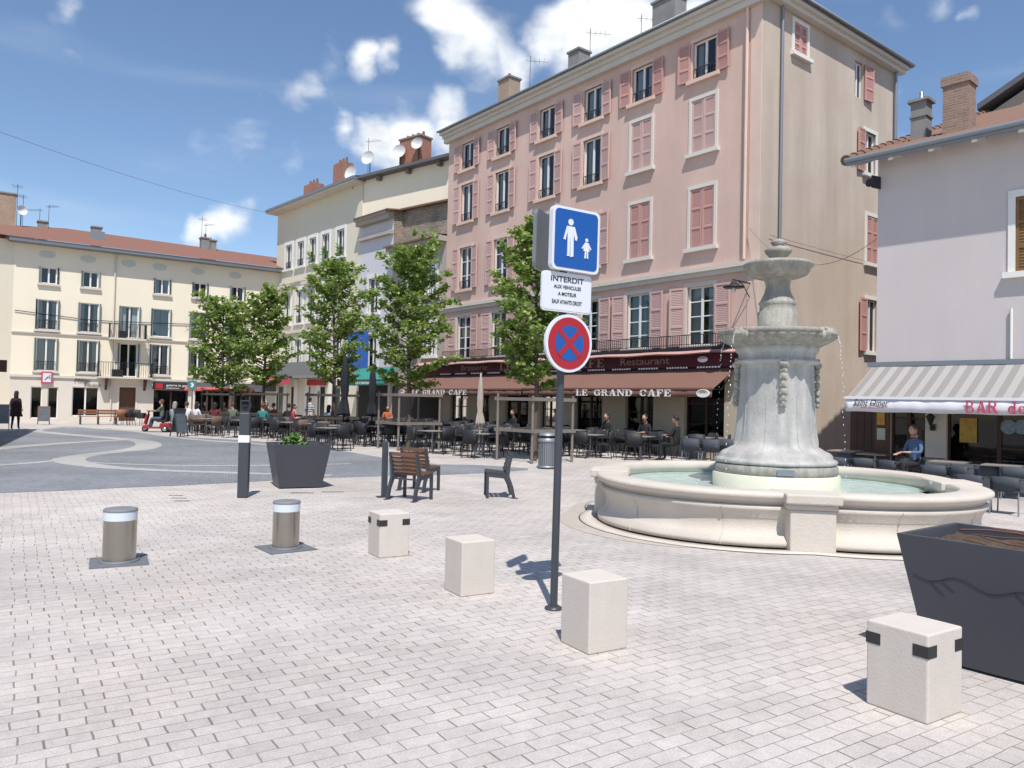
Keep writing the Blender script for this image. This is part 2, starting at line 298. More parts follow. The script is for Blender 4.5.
    mat('poster_yellow', (.52, .36, .05), .6, var=.7, vscale=9, col2=(.35, .12, .06))
    mat('paper', (.50, .52, .44), .7, var=.3, vscale=20)
    mat('blue_disc', (.10, .16, .22), .4, var=.6, vscale=14, col2=(.35, .42, .46))
    mat('bright_red', (.38, .03, .04), .4)
    mat('red_canvas', (.50, .10, .07), .8)
    mat('sign_yellow', (.75, .42, .02), .4)
    mat('teal_canvas', (.03, .22, .19), .8)
    mat('teal_sign', (.08, .22, .21), .5)
    mat('blue_panel', (.03, .12, .42), .6)
    mat('dish_white', (.62, .62, .62), .5)
    mat('rubber', (.03, .03, .03), .8)
    mat('chrome', (.6, .6, .62), .25, metal=.9)
    mat('leaf_small', (.10, .20, .035), .6)
    mat('bark', (.13, .10, .08), .9, var=.5, vscale=12, bump=.5, bscale=60)
    mat('skin', (.52, .30, .22), .6)
    mat('eye', (.03, .02, .02), .4)
    glass_mat('glass', (.72, .78, .80), .05)
    glass_mat('glass_shop', (.55, .60, .62), .0)
    # water: pale turquoise milk-clear, slightly rippled
    m = bpy.data.materials.new('water'); m.use_nodes = True; N = m.node_tree.nodes; L = m.node_tree.links; b = N['Principled BSDF']
    b.inputs['Base Color'].default_value = (.42, .6, .55, 1); b.inputs['Roughness'].default_value = .06; b.inputs['Specular IOR Level'].default_value = .55
    g = N.new('ShaderNodeNewGeometry'); n = N.new('ShaderNodeTexNoise'); n.inputs['Scale'].default_value = 9; n.inputs['Detail'].default_value = 4; L.new(g.outputs['Position'], n.inputs['Vector'])
    bp = N.new('ShaderNodeBump'); bp.inputs['Strength'].default_value = .5; bp.inputs['Distance'].default_value = .03; L.new(n.outputs[0], bp.inputs['Height']); L.new(bp.outputs[0], b.inputs['Normal'])
    r = N.new('ShaderNodeMapRange'); r.inputs[1].default_value = .4; r.inputs[2].default_value = .7; L.new(n.outputs[0], r.inputs[0]); x = N.new('ShaderNodeMix'); x.data_type = 'RGBA'; L.new(r.outputs[0], x.inputs[0])
    x.inputs[6].default_value = (.46, .62, .57, 1); x.inputs[7].default_value = (.66, .78, .74, 1); L.new(x.outputs[2], b.inputs['Base Color']); M['water'] = m
    mat('droplet', (.55, .6, .63), .1)
    mat('oval_paint', (.56, .57, .50), .8)
    # leaves let light through
    for nm, ca, cb in (('leaf', (.13, .22, .032), (.40, .50, .12)), ('leaf_far', (.05, .12, .02), (.14, .25, .05))):
        m = bpy.data.materials.new(nm); m.use_nodes = True; N = m.node_tree.nodes; L = m.node_tree.links
        for k in list(N): N.remove(k)
        o = N.new('ShaderNodeOutputMaterial'); d = N.new('ShaderNodeBsdfDiffuse'); t = N.new('ShaderNodeBsdfTranslucent'); gl = N.new('ShaderNodeBsdfGlossy'); gl.inputs[1].default_value = .45; gl.inputs[0].default_value = (.9, 1, .9, 1)
        at = N.new('ShaderNodeAttribute'); at.attribute_name = 'tone'; x = N.new('ShaderNodeMix'); x.data_type = 'RGBA'; L.new(at.outputs['Fac'], x.inputs[0]); x.inputs[6].default_value = (*ca, 1); x.inputs[7].default_value = (*cb, 1)
        L.new(x.outputs[2], d.inputs[0]); L.new(x.outputs[2], t.inputs[0]); mx = N.new('ShaderNodeMixShader'); mx.inputs[0].default_value = .55; L.new(d.outputs[0], mx.inputs[1]); L.new(t.outputs[0], mx.inputs[2])
        m2 = N.new('ShaderNodeMixShader'); m2.inputs[0].default_value = .05; L.new(mx.outputs[0], m2.inputs[1]); L.new(gl.outputs[0], m2.inputs[2]); L.new(m2.outputs[0], o.inputs[0]); M[nm] = m
setup_mats()

# ------------------------------------------------------------------ mesh builder
class MB:
    def __init__(s): s.v = []; s.f = []; s.sm = []
    def add(s, vs, fs, X=None, smooth=False):
        b = len(s.v)
        s.v += [tuple(X @ Vector(v)) for v in vs] if X is not None else [tuple(v) for v in vs]
        s.f += [tuple(i+b for i in f) for f in fs]; s.sm += [smooth]*len(fs); return s
    def box(s, x0, x1, y0, y1, z0, z1, X=None):
        vs = [(x, y, z) for z in (z0, z1) for (x, y) in ((x0, y0), (x1, y0), (x1, y1), (x0, y1))]
        return s.add(vs, [(3, 2, 1, 0), (4, 5, 6, 7), (0, 1, 5, 4), (1, 2, 6, 5), (2, 3, 7, 6), (3, 0, 4, 7)], X)
    def bar(s, a, b, w, h=None):
        a = Vector(a); b = Vector(b); h = h or w; d = b-a; q = d.to_track_quat('Z', 'Y').to_matrix().to_4x4()
        return s.box(-w/2, w/2, -h/2, h/2, 0, d.length, Matrix.Translation(a) @ q)
    def lathe(s, prof, n=24, X=None, mod=None, smooth=True, cap=True):
        vs = []; fs = []
        for (r, z) in prof:
            for k in range(n):
                a = 2*math.pi*k/n; q = mod(a, z, r) if mod else r
                vs.append((q*math.cos(a), q*math.sin(a), z))
        for i in range(len(prof)-1):
            for k in range(n):
                fs.append((i*n+k, i*n+(k+1) % n, (i+1)*n+(k+1) % n, (i+1)*n+k))
        s.add(vs, fs, X, smooth)
        if cap:
            if prof[0][0] > 1e-4: s.add(vs[:n], [tuple(range(n))[::-1]], X)
            if prof[-1][0] > 1e-4: s.add(vs[-n:], [tuple(range(n))], X)
        return s
    def cyl(s, x, y, z0, z1, r, r2=None, n=16, smooth=True): return s.lathe([(r, z0), (r if r2 is None else r2, z1)], n, Matrix.Translation((x, y, 0)), smooth=smooth)
    def tube(s, pts, rad, n=8, smooth=True):
        pts = [Vector(p) for p in pts]; rad = rad if isinstance(rad, (list, tuple)) else [rad]*len(pts); vs = []; fs = []
        up = Vector((0, 0, 1))
        for i, p in enumerate(pts):
            d = (pts[min(i+1, len(pts)-1)] - pts[max(i-1, 0)]).normalized()
            a = d.cross(up if abs(d.z) < .95 else Vector((1, 0, 0))).normalized(); b = d.cross(a)
            for k in range(n):
                t = 2*math.pi*k/n; vs.append(p + (a*math.cos(t) + b*math.sin(t))*rad[i])
        for i in range(len(pts)-1):
            for k in range(n): fs.append((i*n+k, (i+1)*n+k, (i+1)*n+(k+1) % n, i*n+(k+1) % n))
        s.add(vs, fs, None, smooth); s.add(vs[:n], [tuple(range(n))]); s.add(vs[-n:], [tuple(range(n))[::-1]]); return s
    def prism(s, poly, a, b, plane='xy', X=None):
        n = len(poly)
        if plane == 'xy': vs = [(x, y, a) for x, y in poly] + [(x, y, b) for x, y in poly]
        elif plane == 'xz': vs = [(x, a, z) for x, z in poly] + [(x, b, z) for x, z in poly]
        else: vs = [(a, x, z) for x, z in poly] + [(b, x, z) for x, z in poly]
        fs = [tuple(range(n))[::-1], tuple(range(n, 2*n))] + [(i, (i+1) % n, n+(i+1) % n, n+i) for i in range(n)]
        return s.add(vs, fs, X)
    def ball(s, c, rx, ry=None, rz=None, n=10, X=None):
        ry = ry or rx; rz = rz or rx; m = max(4, n//2+1)
        prof = [(math.sin(math.pi*i/m), -math.cos(math.pi*i/m)) for i in range(m+1)]; prof[0] = (1e-5, -1); prof[-1] = (1e-5, 1)
        T = Matrix.Translation(c) @ Matrix.Diagonal((rx, ry, rz, 1))
        return s.lathe(prof, n, (X @ T) if X is not None else T, cap=False)
    def mesh(s, name, m):
        me = bpy.data.meshes.new(name); me.from_pydata(s.v, [], s.f); me.materials.append(m if not isinstance(m, str) else M[m])
        me.polygons.foreach_set('use_smooth', s.sm); me.update()
        bm = bmesh.new(); bm.from_mesh(me); bmesh.ops.recalc_face_normals(bm, faces=bm.faces); bm.to_mesh(me); bm.free(); return me
    def build(s, name, m, parent=None, loc=None, rotz=None, bevel=0):
        return link(name, s.mesh(name, m), parent, loc, rotz, bevel)
def link(name, me, parent=None, loc=None, rotz=None, bevel=0):
    o = bpy.data.objects.new(name, me); COL.objects.link(o)
    if parent: o.parent = parent
    if loc is not None: o.location = loc
    if rotz is not None: o.rotation_euler = (0, 0, rotz)
    if bevel:
        b = o.modifiers.new('bevel', 'BEVEL'); b.width = bevel; b.segments = 2; b.limit_method = 'ANGLE'; b.angle_limit = R(40)
    return o
def thing(name, label, cat, loc=(0, 0, 0), rotz=0, group=None):
    o = bpy.data.objects.new(name, None); COL.objects.link(o); o.empty_display_size = .2; o.location = loc; o.rotation_euler = (0, 0, rotz)
    o['label'] = label; o['category'] = cat
    if group: o['group'] = group
    return o
def tag(o, label, cat, group=None):
    o['label'] = label; o['category'] = cat
    if group: o['group'] = group
    return o
def struct(o, kind='structure', label=None, cat=None):
    o['kind'] = kind
    if label: o['label'] = label
    if cat: o['category'] = cat
    return o
def copy_tree(o, parent=None):
    c = o.copy(); COL.objects.link(c); c.parent = parent
    for ch in KIDS(o): copy_tree(ch, c)
    return c
def KIDS(o): return [x for x in COL.objects if x.parent == o]
def dup(root, loc, rotz, label=None, group=None, scale=None):
    c = copy_tree(root); c.location = loc; c.rotation_euler = (0, 0, rotz)
    if label: c['label'] = label
    if group: c['group'] = group
    if scale: c.scale = (scale,)*3
    return c

def text(name, body, width, height, m, parent, loc, rot=(R(90), 0, 0), shear=0, bold=0, depth=.01):
    cu = bpy.data.curves.new(name, 'FONT'); cu.body = body; cu.size = 1; cu.shear = shear; cu.offset = bold; cu.extrude = .0; cu.align_x = 'LEFT'
    to = bpy.data.objects.new(name, cu); COL.objects.link(to); bpy.context.view_layer.update()
    dg = bpy.context.evaluated_depsgraph_get(); me = bpy.data.meshes.new_from_object(to.evaluated_get(dg)); bpy.data.objects.remove(to)
    xs = [v.co.x for v in me.vertices]; ys = [v.co.y for v in me.vertices]; x0, x1, y0, y1 = min(xs), max(xs), min(ys), max(ys)
    for v in me.vertices: v.co.x = (v.co.x-x0)/(x1-x0)*width; v.co.y = (v.co.y-y0)/(y1-y0)*height
    me.materials.clear(); me.materials.append(M[m])
    o = bpy.data.objects.new(name, me); COL.objects.link(o); o.parent = parent; o.location = loc; o.rotation_euler = rot
    sol = o.modifiers.new('solid', 'SOLIDIFY'); sol.thickness = depth; sol.offset = 0
    return o

def serif_text(name, body, width, height, m, parent, loc, lean=0.0, rot=None, T=.23):
    """slab-serif letters, built stroke by stroke; every word is a mesh of its own"""
    t, sh, se = (.1, .085, .085) if T > .2 else (.06, .05, .06)
    def R_(x0, x1, z0, z1): return ('p', [(x0, z0), (x1, z0), (x1, z1), (x0, z1)])
    def stem(x, z0=0, z1=1): return [R_(x, x+T, z0, z1)]
    def ser(x, z, w=T): return [R_(x-se, x+w+se, z, z+sh)]
    def arc(cx, cz, rx, rz, a0, a1, thick=T, thin=t, n=12):
        o = []; i = []
        for k in range(n+1):
            a = R(a0+(a1-a0)*k/n); w = thin + (thick-thin)*abs(math.cos(a))
            o.append((cx+rx*math.cos(a), cz+rz*math.sin(a))); i.append((cx+(rx-w)*math.cos(a), cz+(rz-w*(thin/thick if abs(math.cos(a)) < .3 else 1)*1.0)*math.sin(a)))
        return [('p', [o[k], o[k+1], i[k+1], i[k]]) for k in range(n)]
    G = {
     'L': (.78, lambda: stem(.08)+ser(.08, 0)+ser(.08, 1-sh)+[R_(.08, .74, 0, t), R_(.66, .74, 0, .32)]),
     'E': (.80, lambda: stem(.08)+ser(.08, 0)+ser(.08, 1-sh)+[R_(.08, .74, 0, t), R_(.66, .74, 0, .3), R_(.08, .72, 1-t, 1), R_(.64, .72, .72, 1), R_(.08, .52, .46, .56), R_(.46, .53, .36, .66)]),
     'F': (.76, lambda: stem(.08)+ser(.08, 0)+ser(.08, 1-sh)+[R_(.08, .72, 1-t, 1), R_(.64, .72, .72, 1), R_(.08, .52, .46, .56), R_(.46, .53, .36, .66)]),
     'R': (.92, lambda: stem(.08)+ser(.08, 0)+ser(.08, 1-sh)+[R_(.1, .45, 1-t, 1), R_(.1, .45, .45, .45+t)]+arc(.45, .725, .30, .275, -90, 90)+[('p', [(.40, .5), (.62, .5), (.88, 0), (.62, 0)]), R_(.58, .93, 0, sh)]),
     'B': (.88, lambda: stem(.08)+ser(.08, 0)+ser(.08, 1-sh)+[R_(.1, .45, 1-t, 1), R_(.1, .45, .47, .47+t), R_(.1, .45, 0, t)]+arc(.45, .755, .27, .245, -90, 90)+arc(.47, .28, .33, .28, -90, 90)),
     'D': (.92, lambda: stem(.08)+ser(.08, 0)+ser(.08, 1-sh)+[R_(.1, .42, 1-t, 1), R_(.1, .42, 0, t)]+arc(.42, .5, .45, .5, -90, 90)),
     'G': (.96, lambda: arc(.5, .5, .45, .5, 45, 315)+[R_(.66, .88, .06, .46), R_(.54, .96, .42, .5), R_(.76, .85, .68, .98)]),
     'C': (.92, lambda: arc(.5, .5, .45, .5, 45, 315)+[R_(.76, .85, .66, .98)]),
     'A': (.96, lambda: [('p', [(.1, 0), (.2, 0), (.5, 1), (.40, 1)]), ('p', [(.62, 0), (.88, 0), (.58, 1), (.40, 1)]), R_(.22, .68, .26, .36), R_(.0, .32, 0, sh), R_(.54, .98, 0, sh)]),
     'N': (.96, lambda: [R_(.12, .22, 0, 1), R_(.76, .86, 0, 1), ('p', [(.10, 1), (.34, 1), (.86, 0), (.70, 0)]), R_(.0, .34, 0, sh), R_(.0, .28, 1-sh, 1), R_(.62, .98, 1-sh, 1)]),
     'd': (.78, lambda: arc(.36, .32, .32, .33, 0, 360, .17, .08, 20)+[R_(.52, .68, 0, 1), R_(.42, .6, .93, 1), R_(.6, .78, 0, .07)]),
     'e': (.72, lambda: arc(.36, .32, .32, .33, 0, 320, .17, .08, 18)+[R_(.1, .66, .31, .38)]),
     ' ': (.62, lambda: [])}
    tot = sum(G[c][0]+.1 for c in body); x = 0; mb = MB(); k = 0; o = None
    for c in body+' ':
        w, f = G[c]
        if c == ' ' and mb.v: o = mb.build(name, m, parent, loc); mb = MB()
        for (_, poly) in f():
            pts = [((x+px+lean*pz)*width/tot, pz*height) for px, pz in poly]; y = -.004-.0016*(k % 9); k += 1
            mb.prism(pts, y, .003, 'xz')
        x += w+.1
    return o

# ================================================================== THE SETTING: ground
g = MB(); n = 4
g.add([(-300, -60, 0), (300, -60, 0), (300, 500, 0), (-300, 500, 0)], [(0, 1, 2, 3)])
struct(g.build('pavement', 'pale_setts'))
def sheet(name, pts, z, m):
    mb = MB(); mb.add([(p.x, p.y, z) for p in pts], [tuple(range(len(pts)))]); o = mb.build(name, m)
    bm = bmesh.new(); bm.from_mesh(o.data); bmesh.ops.triangulate(bm, faces=bm.faces)
    for f in bm.faces:
        if f.normal.z < 0: f.normal_flip()
    bm.to_mesh(o.data); bm.free(); return struct(o)
near = [(-260, 503), (0, 493), (60, 491), (120, 488), (180, 485.5), (240, 482.5), (323, 478), (380, 476.5), (440, 475), (490, 473), (528, 470)]
far = [(528, 468.5), (500, 466.5), (476, 465), (440, 464.5), (410, 461.5), (379, 457), (352, 452.5), (330, 449), (290, 444), (240, 440), (190, 437.5), (150, 433), (110, 428.6), (60, 427.6), (0, 431), (-120, 440)]
sheet('road', [gp(*p) for p in near+far], .004, 'grey_setts')
def band(pts, w, z, m='pale_band', px0=(0, 420), k=3.413, name='paving_band'):
    P = [gp(px0[0]+a/k, px0[1]+b/k) for a, b in pts]
    # resample smoothly (Catmull-Rom)
    Q = []; WQ = []
    ws = w if isinstance(w, (list, tuple)) else [w]*len(P)
    for i in range(len(P)-1):
        p0, p1, p2, p3 = P[max(i-1, 0)], P[i], P[i+1], P[min(i+2, len(P)-1)]
        for j in range(6):
            t = j/6; Q.append(.5*((2*p1)+(-p0+p2)*t+(2*p0-5*p1+4*p2-p3)*t*t+(-p0+3*p1-3*p2+p3)*t**3)); WQ.append(ws[i]*(1-t)+ws[i+1]*t)
    Q.append(P[-1]); WQ.append(ws[-1]); vs = []; fs = []
    for i, q in enumerate(Q):
        d = (Q[min(i+1, len(Q)-1)]-Q[max(i-1, 0)]).normalized(); nn = Vector((-d.y, d.x, 0))*WQ[i]/2; vs += [(q.x+nn.x, q.y+nn.y, z), (q.x-nn.x, q.y-nn.y, z)]
    for i in range(len(Q)-1): fs.append((2*i, 2*i+1, 2*i+3, 2*i+2))
    o = MB().add(vs, fs).build(name, m)
    for p in o.data.polygons:
        if p.normal.z < 0: p.flip()
    return struct(o)
band([(235, 22), (150, 30), (118, 37), (170, 44), (270, 53), (400, 64), (480, 72), (508, 84), (480, 98), (400, 108), (300, 120), (236, 134), (262, 148), (380, 163), (560, 173), (760, 180), (960, 186), (1130, 190)],
     [.5, .5, .6, .6, .6, .6, .75, .8, .8, .65, .6, .75, .7, .5, .4, .38, .38, .38], .008)
band([(300, 146), (420, 151), (600, 156), (800, 157), (1000, 155), (1200, 150)], [.2, .25, .27, .27, .27, .27], .0095)
band([(-160, 112), (0, 97), (120, 87), (260, 77), (420, 69), (460, 70)], [.9, .8, .7, .6, .5, .3], .0095)
band([(-160, 166), (0, 155), (100, 148), (215, 137)], [.34, .3, .3, .3], .0095)
band([(232, 22), (330, 30), (470, 40), (600, 60), (720, 72), (850, 80), (960, 90)], [.5, .6, .6, .5, .5, .5, .4], .011)

# ================================================================== building kit
def wall_mb(L, z0, z1, ops, reveal=.22, x0=0.0, slope=None):
    """front skin with true openings (x0,x1,z0,z1) and their reveals"""
    xs = sorted({x0, L, *[o[0] for o in ops], *[o[1] for o in ops]}); zs = sorted({z0, z1, *[o[2] for o in ops], *[o[3] for o in ops]})
    mb = MB()
    for i in range(len(xs)-1):
        for j in range(len(zs)-1):
            a, b, c, d = xs[i], xs[i+1], zs[j], zs[j+1]; mx, mz = (a+b)/2, (c+d)/2
            if b-a < 1e-4 or d-c < 1e-4 or any(o[0] < mx < o[1] and o[2] < mz < o[3] for o in ops): continue
            mb.add([(a, 0, c), (b, 0, c), (b, 0, d), (a, 0, d)], [(0, 1, 2, 3)])
    for (a, b, c, d) in ops:
        r = reveal
        mb.add([(a, 0, c), (a, r, c), (a, r, d), (a, 0, d)], [(0, 1, 2, 3)]); mb.add([(b, 0, c), (b, 0, d), (b, r, d), (b, r, c)], [(0, 1, 2, 3)])
        mb.add([(a, 0, d), (a, r, d), (b, r, d), (b, 0, d)], [(0, 1, 2, 3)]); mb.add([(a, 0, c), (b, 0, c), (b, r, c), (a, r, c)], [(0, 1, 2, 3)])
    return mb
def raw_build(mb, name, m, parent):
    me = bpy.data.meshes.new(name); me.from_pydata(mb.v, [], mb.f); me.materials.append(M[m]); return link(name, me, parent)

CACHE = {}
def cached(key, fn, name, m, parent, loc, rotz=None):
    k = (key, m)
    if k not in CACHE: CACHE[k] = fn().mesh(name, m)
    return link(name, CACHE[k], parent, loc, rotz)

def window_frame_mb(w, h, panes=2, rows=1, t=.055):
    def f():
        mb = MB(); a = w/2
        mb.box(-a, -a+t, .1, .16, 0, h); mb.box(a-t, a, .1, .16, 0, h); mb.box(-a+t, a-t, .1, .16, 0, t); mb.box(-a+t, a-t, .1, .16, h-t, h)
        for i in range(1, panes): x = -a+w*i/panes; mb.box(x-t*.8, x+t*.8, .095, .155, t, h-t)
        for j in range(1, rows):
            z = h*j/rows
            for i in range(panes): x0 = -a+w*i/panes+t; x1 = -a+w*(i+1)/panes-t; mb.box(x0, x1, .11, .15, z-.02, z+.02)
        return mb
    return f
def shutter_mb(w, h, panels=3, hinge=1):
    def f():
        mb = MB(); t = .07; s = hinge
        X = lambda a, b: (min(a*s, b*s), max(a*s, b*s))
        def bx(a, b, y0, y1, z0, z1): p, q = X(a, b); mb.box(p, q, y0, y1, z0, z1)
        bx(0, t, 0, .045, 0, h); bx(w-t, w, 0, .045, 0, h)
        for k in range(panels+1):
            z = min(max(h*k/panels-t/2, 0), h-t); bx(t, w-t, 0, .045, z, z+t)
        for k in range(panels):
            z0 = h*k/panels+t*.6; z1 = h*(k+1)/panels-t*.6; nn = max(3, int((z1-z0)/.058)); 
            for j in range(nn):
                z = z0+(z1-z0)*(j+.5)/nn; p, q = X(t, w-t)
                mb.add([(p, .032, z+.034), (q, .032, z+.034), (q, .014, z-.034), (p, .014, z-.034)], [(0, 1, 2, 3)])
        return mb
    return f
def rail_mb(w, h, step=.11):
    def f():
        mb = MB(); mb.box(-w/2, w/2, -.05, -.03, h-.03, h); mb.box(-w/2, w/2, -.05, -.03, .04, .06)
        n = int(w/step)
        for i in range(n+1): x = -w/2+w*i/n; mb.box(x-.009, x+.009, -.049, -.031, 0 if i in (0, n) else .06, h-.03)
        return mb
    return f
def curtain_mb(w, h, gap=.3):
    def f():
        mb = MB(); n = 14
        for s in (-1, 1):
            x0 = s*w/2; x1 = s*gap*w/2; vs = []
            for i in range(n+1): x = x0+(x1-x0)*i/n; y = .26+.03*math.sin(i*1.9); vs += [(x, y, 0), (x, y, h)]
            mb.add(vs, [(2*i, 2*i+2, 2*i+3, 2*i+1) for i in range(n)], None, True)
        return mb
    return f
def window(parent, x, z0, w, h, frame='white_frame', surround='white_trim', sw=.13, sill=True, shut=None, open_=True, rail=0, curtain=None, panes=2, rows=1, gap=.35, glass='glass', shw=None, only=0, angle=7, label=None, y=0):
    """window > surround, sill, pane, shutter, railing, curtain; open_: 'open', 'closed'"""
    wdw = cached(('wf', round(w, 2), round(h, 2), panes, rows), window_frame_mb(w, h, panes, rows), 'window', frame, parent, (x, y, z0))
    if label: wdw['label'] = label
    k = (round(w, 2), round(h, 2))
    if curtain and gap in (.5, .35, .3): gap = random.choice((.15, .35, .5, .7, .85))
    def pane(): return MB().add([(-w/2+.03, .13, .03), (w/2-.03, .13, .03), (w/2-.03, .13, h-.03), (-w/2+.03, .13, h-.03)], [(0, 1, 2, 3)])
    cached(('pane', k), pane, 'pane', glass, wdw, (0, 0, 0))
    if surround:
        def sf():
            mb = MB(); a = w/2; mb.box(-a-sw, -a, -.035, .05, -.0, h); mb.box(a, a+sw, -.035, .05, 0, h); mb.box(-a-sw, a+sw, -.036, .05, h, h+sw*1.1); return mb
        cached(('sur', k, sw), sf, 'surround', surround, wdw, (0, 0, 0))
    if sill:
        def ss(): return MB().box(-w/2-sw-.08, w/2+sw+.08, -.14, .1, -.13, -.001)
        cached(('sill', k, sw), ss, 'sill', surround or 'stone_trim', wdw, (0, 0, 0))
    if shut:
        if open_:
            s_w = shw or w/2
            for s in (-1, 1):
                if only and s != only: continue
                o = cached(('sh', round(s_w, 2), k[1], s), shutter_mb(s_w, h, 3, s), 'shutter', shut, wdw, (s*(w/2+(.02 if not surround else sw*.55)), -.085, 0)); o.rotation_euler = (0, 0, R(-s*random.uniform(2, angle)))
        else:
            for s in (-1, 1):
                o = cached(('shc', k, s), shutter_mb(w/2-.01, h-.02, 3, -s), 'shutter', shut, wdw, (s*w/2, -.01, .01)); o.rotation_euler = (0, 0, R(s*random.uniform(0, 2)))
    if rail: cached(('rail', round(w, 2), rail), rail_mb(w-.02, rail), 'railing', 'iron', wdw, (0, .06, 0))
    if curtain: cached(('cur', k, gap), curtain_mb(w-.06, h-.06, gap), 'curtain', curtain, wdw, (0, 0, .02))
    return wdw
def chimney(parent, x, y, z, w, d, h, m='chimney_brick', pots=3, cap=True):
    c = MB().box(-w/2, w/2, -d/2, d/2, -1.2, h).build('chimney', m, parent, (x, y, z))
    if cap: MB().box(-w/2-.06, w/2+.06, -d/2-.06, d/2+.06, h, h+.09).build('chimney_cap', 'concrete', c)
    for i in range(pots):
        px = (i-(pots-1)/2)*w/pots; MB().cyl(px, 0, h+(.09 if cap else 0), h+.38, .09, .075, 10).build('chimney_pot', 'terracotta', c)
    return c
def dish(parent, x, y, z, r=.4, rz=0):
    mb = MB(); X = Matrix.Translation((x, y, z)) @ Matrix.Rotation(rz, 4, 'Z') @ Matrix.Rotation(R(80), 4, 'X')
    mb.lathe([(1e-4, 0), (r*.5, .03), (r*.8, .08), (r, .14)], 20, X, cap=False); mb.lathe([(1e-4, -.015), (r*.8, .065), (r, .125), (r, .14)], 20, X, cap=False)
    o = mb.build('satellite_dish', 'dish_white', parent); MB().tube([(x, y+.1, z-.9), (x, y+.08, z-.05)], .03).build('dish_mast', 'iron', o); return o
def antenna(parent, x, y, z, h=2.0, arms=5, rz=0.3):
    mb = MB(); mb.tube([(x, y, z), (x, y, z+h)], .014, 5); c, s = math.cos(rz), math.sin(rz)
    mb.tube([(x-.2*c, y-.2*s, z+h*.92), (x+.9*c, y+.9*s, z+h*.9)], .009, 4)
    for i in range(arms): t = i/arms; a = .25+.1*t; bx, by = x+t*.9*c, y+t*.9*s; mb.tube([(bx+a*s, by-a*c, z+h*.915), (bx-a*s, by+a*c, z+h*.915)], .006, 4)
    return mb.build('antenna', 'iron', parent)
def pipe(parent, pts, r, m, name='drainpipe'): return MB().tube(pts, r, 8).build(name, m, parent)

# ================================================================== pink corner building with the brown awning
PX = Frame((7.76-.619*18.1, 24.4+.785*18.1), (.619, -.785)); PL = 18.1; PH = 15.0
SIDE = Frame((7.76, 24.4), (.785, .619))
pink = thing('pink_building', 'tall pink corner building with rose shutters above the brown awning of the corner cafe', 'building', PX.o, PX.a)
def fu(px, py=300): return PX.hit(px, py)[0]
cols = [PL-2.26, PL-5.1, PL-7.72, PL-10.5, PL-13.6, PL-16.4]
ops = []; wins = []
for i, x in enumerate(cols):
    ops.append((x-.5, x+.5, 13.02, 14.35)); wins.append((x, 13.02, 1.0, 1.33, 'top', i))
    h2 = (10.45, 1.85); ops.append((x-.5, x+.5, h2[0], sum(h2))); wins.append((x, h2[0], 1.0, h2[1], 'mid', i))
    h3 = (7.15, 2.05); ops.append((x-.5, x+.5, h3[0], sum(h3))); wins.append((x, h3[0], 1.0, h3[1], 'low', i))
    ops.append((x-.56, x+.56, 3.78, 5.82)); wins.append((x, 3.78, 1.12, 2.04, 'first', i))
doors = [(PX.hit(a, 420)[0], PX.hit(b, 420)[0]) for a, b in ((450, 467), (478, 489), (505, 528), (540, 556), (575, 602), (625, 653), (684, 724))]
dz = [(0, 2.9)]*6 + [(.7, 2.9)]
for (a, b), (c, d) in zip(doors, dz): ops.append((a, b, max(c, .02), d))
w1 = wall_mb(PL, 3.3, PH, [o for o in ops if o[2] > 3]); raw_build(w1, 'upper_wall', 'pink_wall', pink)
w0 = wall_mb(PL, 0, 3.3, [o for o in ops if o[2] < 3]); raw_build(w0, 'ground_floor_wall', 'cafe_wall', pink)
for (x, z, w, h, kind, i) in wins:
    sh = 'rose_shutter' if (i < 2 and kind == 'top') or (i in (0, 1) and kind == 'low') else 'mauve_shutter'
    closed = i < 2 and kind in ('mid', 'low')
    if kind == 'first':
        window(pink, x, z, w, h, 'white_frame', 'stone_trim', .13, True, 'mauve_shutter', True, rail=0, curtain='teal_curtain' if i == 1 else 'curtain', rows=4, gap=.25 if i != 1 else .02, shw=.62)
    else:
        lab = 'window with closed shutters, some slats missing' if closed and kind == 'mid' else ('window with closed shutters' if closed else None)
        window(pink, x, z, w, h, 'white_frame', 'peach_strip' if not closed else 'cream_frame', .11, True, sh, not closed, rail=0 if closed else .42, curtain=None if closed else 'curtain', rows=1 if kind != 'low' else 3, gap=.5, label=lab)
for k, ((a, b), (c, d)) in enumerate(zip(doors, dz)):
    x = (a+b)/2; w = b-a
    window(pink, x, max(c, .02), w, d-max(c, .02), 'dark_wood', None, .1, False, None, glass='glass_shop', panes=2, rows=2, y=.04)
# side wall
sops = []; SW = []
for (px, y0, y1, w, kind) in ((800.5, 25, 56, .8, 'closed'), (859, 62, 98, .6, 'right'), (870, 133, 175, .8, 'left'), (872, 217, 264, .85, 'closed'), (871.5, 300, 352, .8, 'left')):
    s0, za = SIDE.hit(px, y0); s1, zb = SIDE.hit(px, y1); s_ = (s0+s1)/2
    sops.append((s_-w/2, s_+w/2, zb, za)); SW.append((s_, zb, w, za-zb, kind))
sw_root = thing('t', '', '')  # helper frame inside the building
bpy.data.objects.remove(sw_root)
SR = 9.05
me = wall_mb(SR, 0, PH, sops); mw = raw_build(me, 'side_wall', 'beige_wall', pink)
mw.matrix_local = pink.matrix_local.inverted() @ Matrix.Translation(SIDE.o) @ Matrix.Rotation(SIDE.a, 4, 'Z') if False else Matrix.Identity(4)
def in_parent(o, fr, par_fr):
    X = (Matrix.Translation(par_fr.o) @ Matrix.Rotation(par_fr.a, 4, 'Z')).inverted() @ Matrix.Translation(fr.o) @ Matrix.Rotation(fr.a, 4, 'Z')
    o.matrix_local = X @ Matrix.Translation(o.location)
in_parent(mw, SIDE, PX)
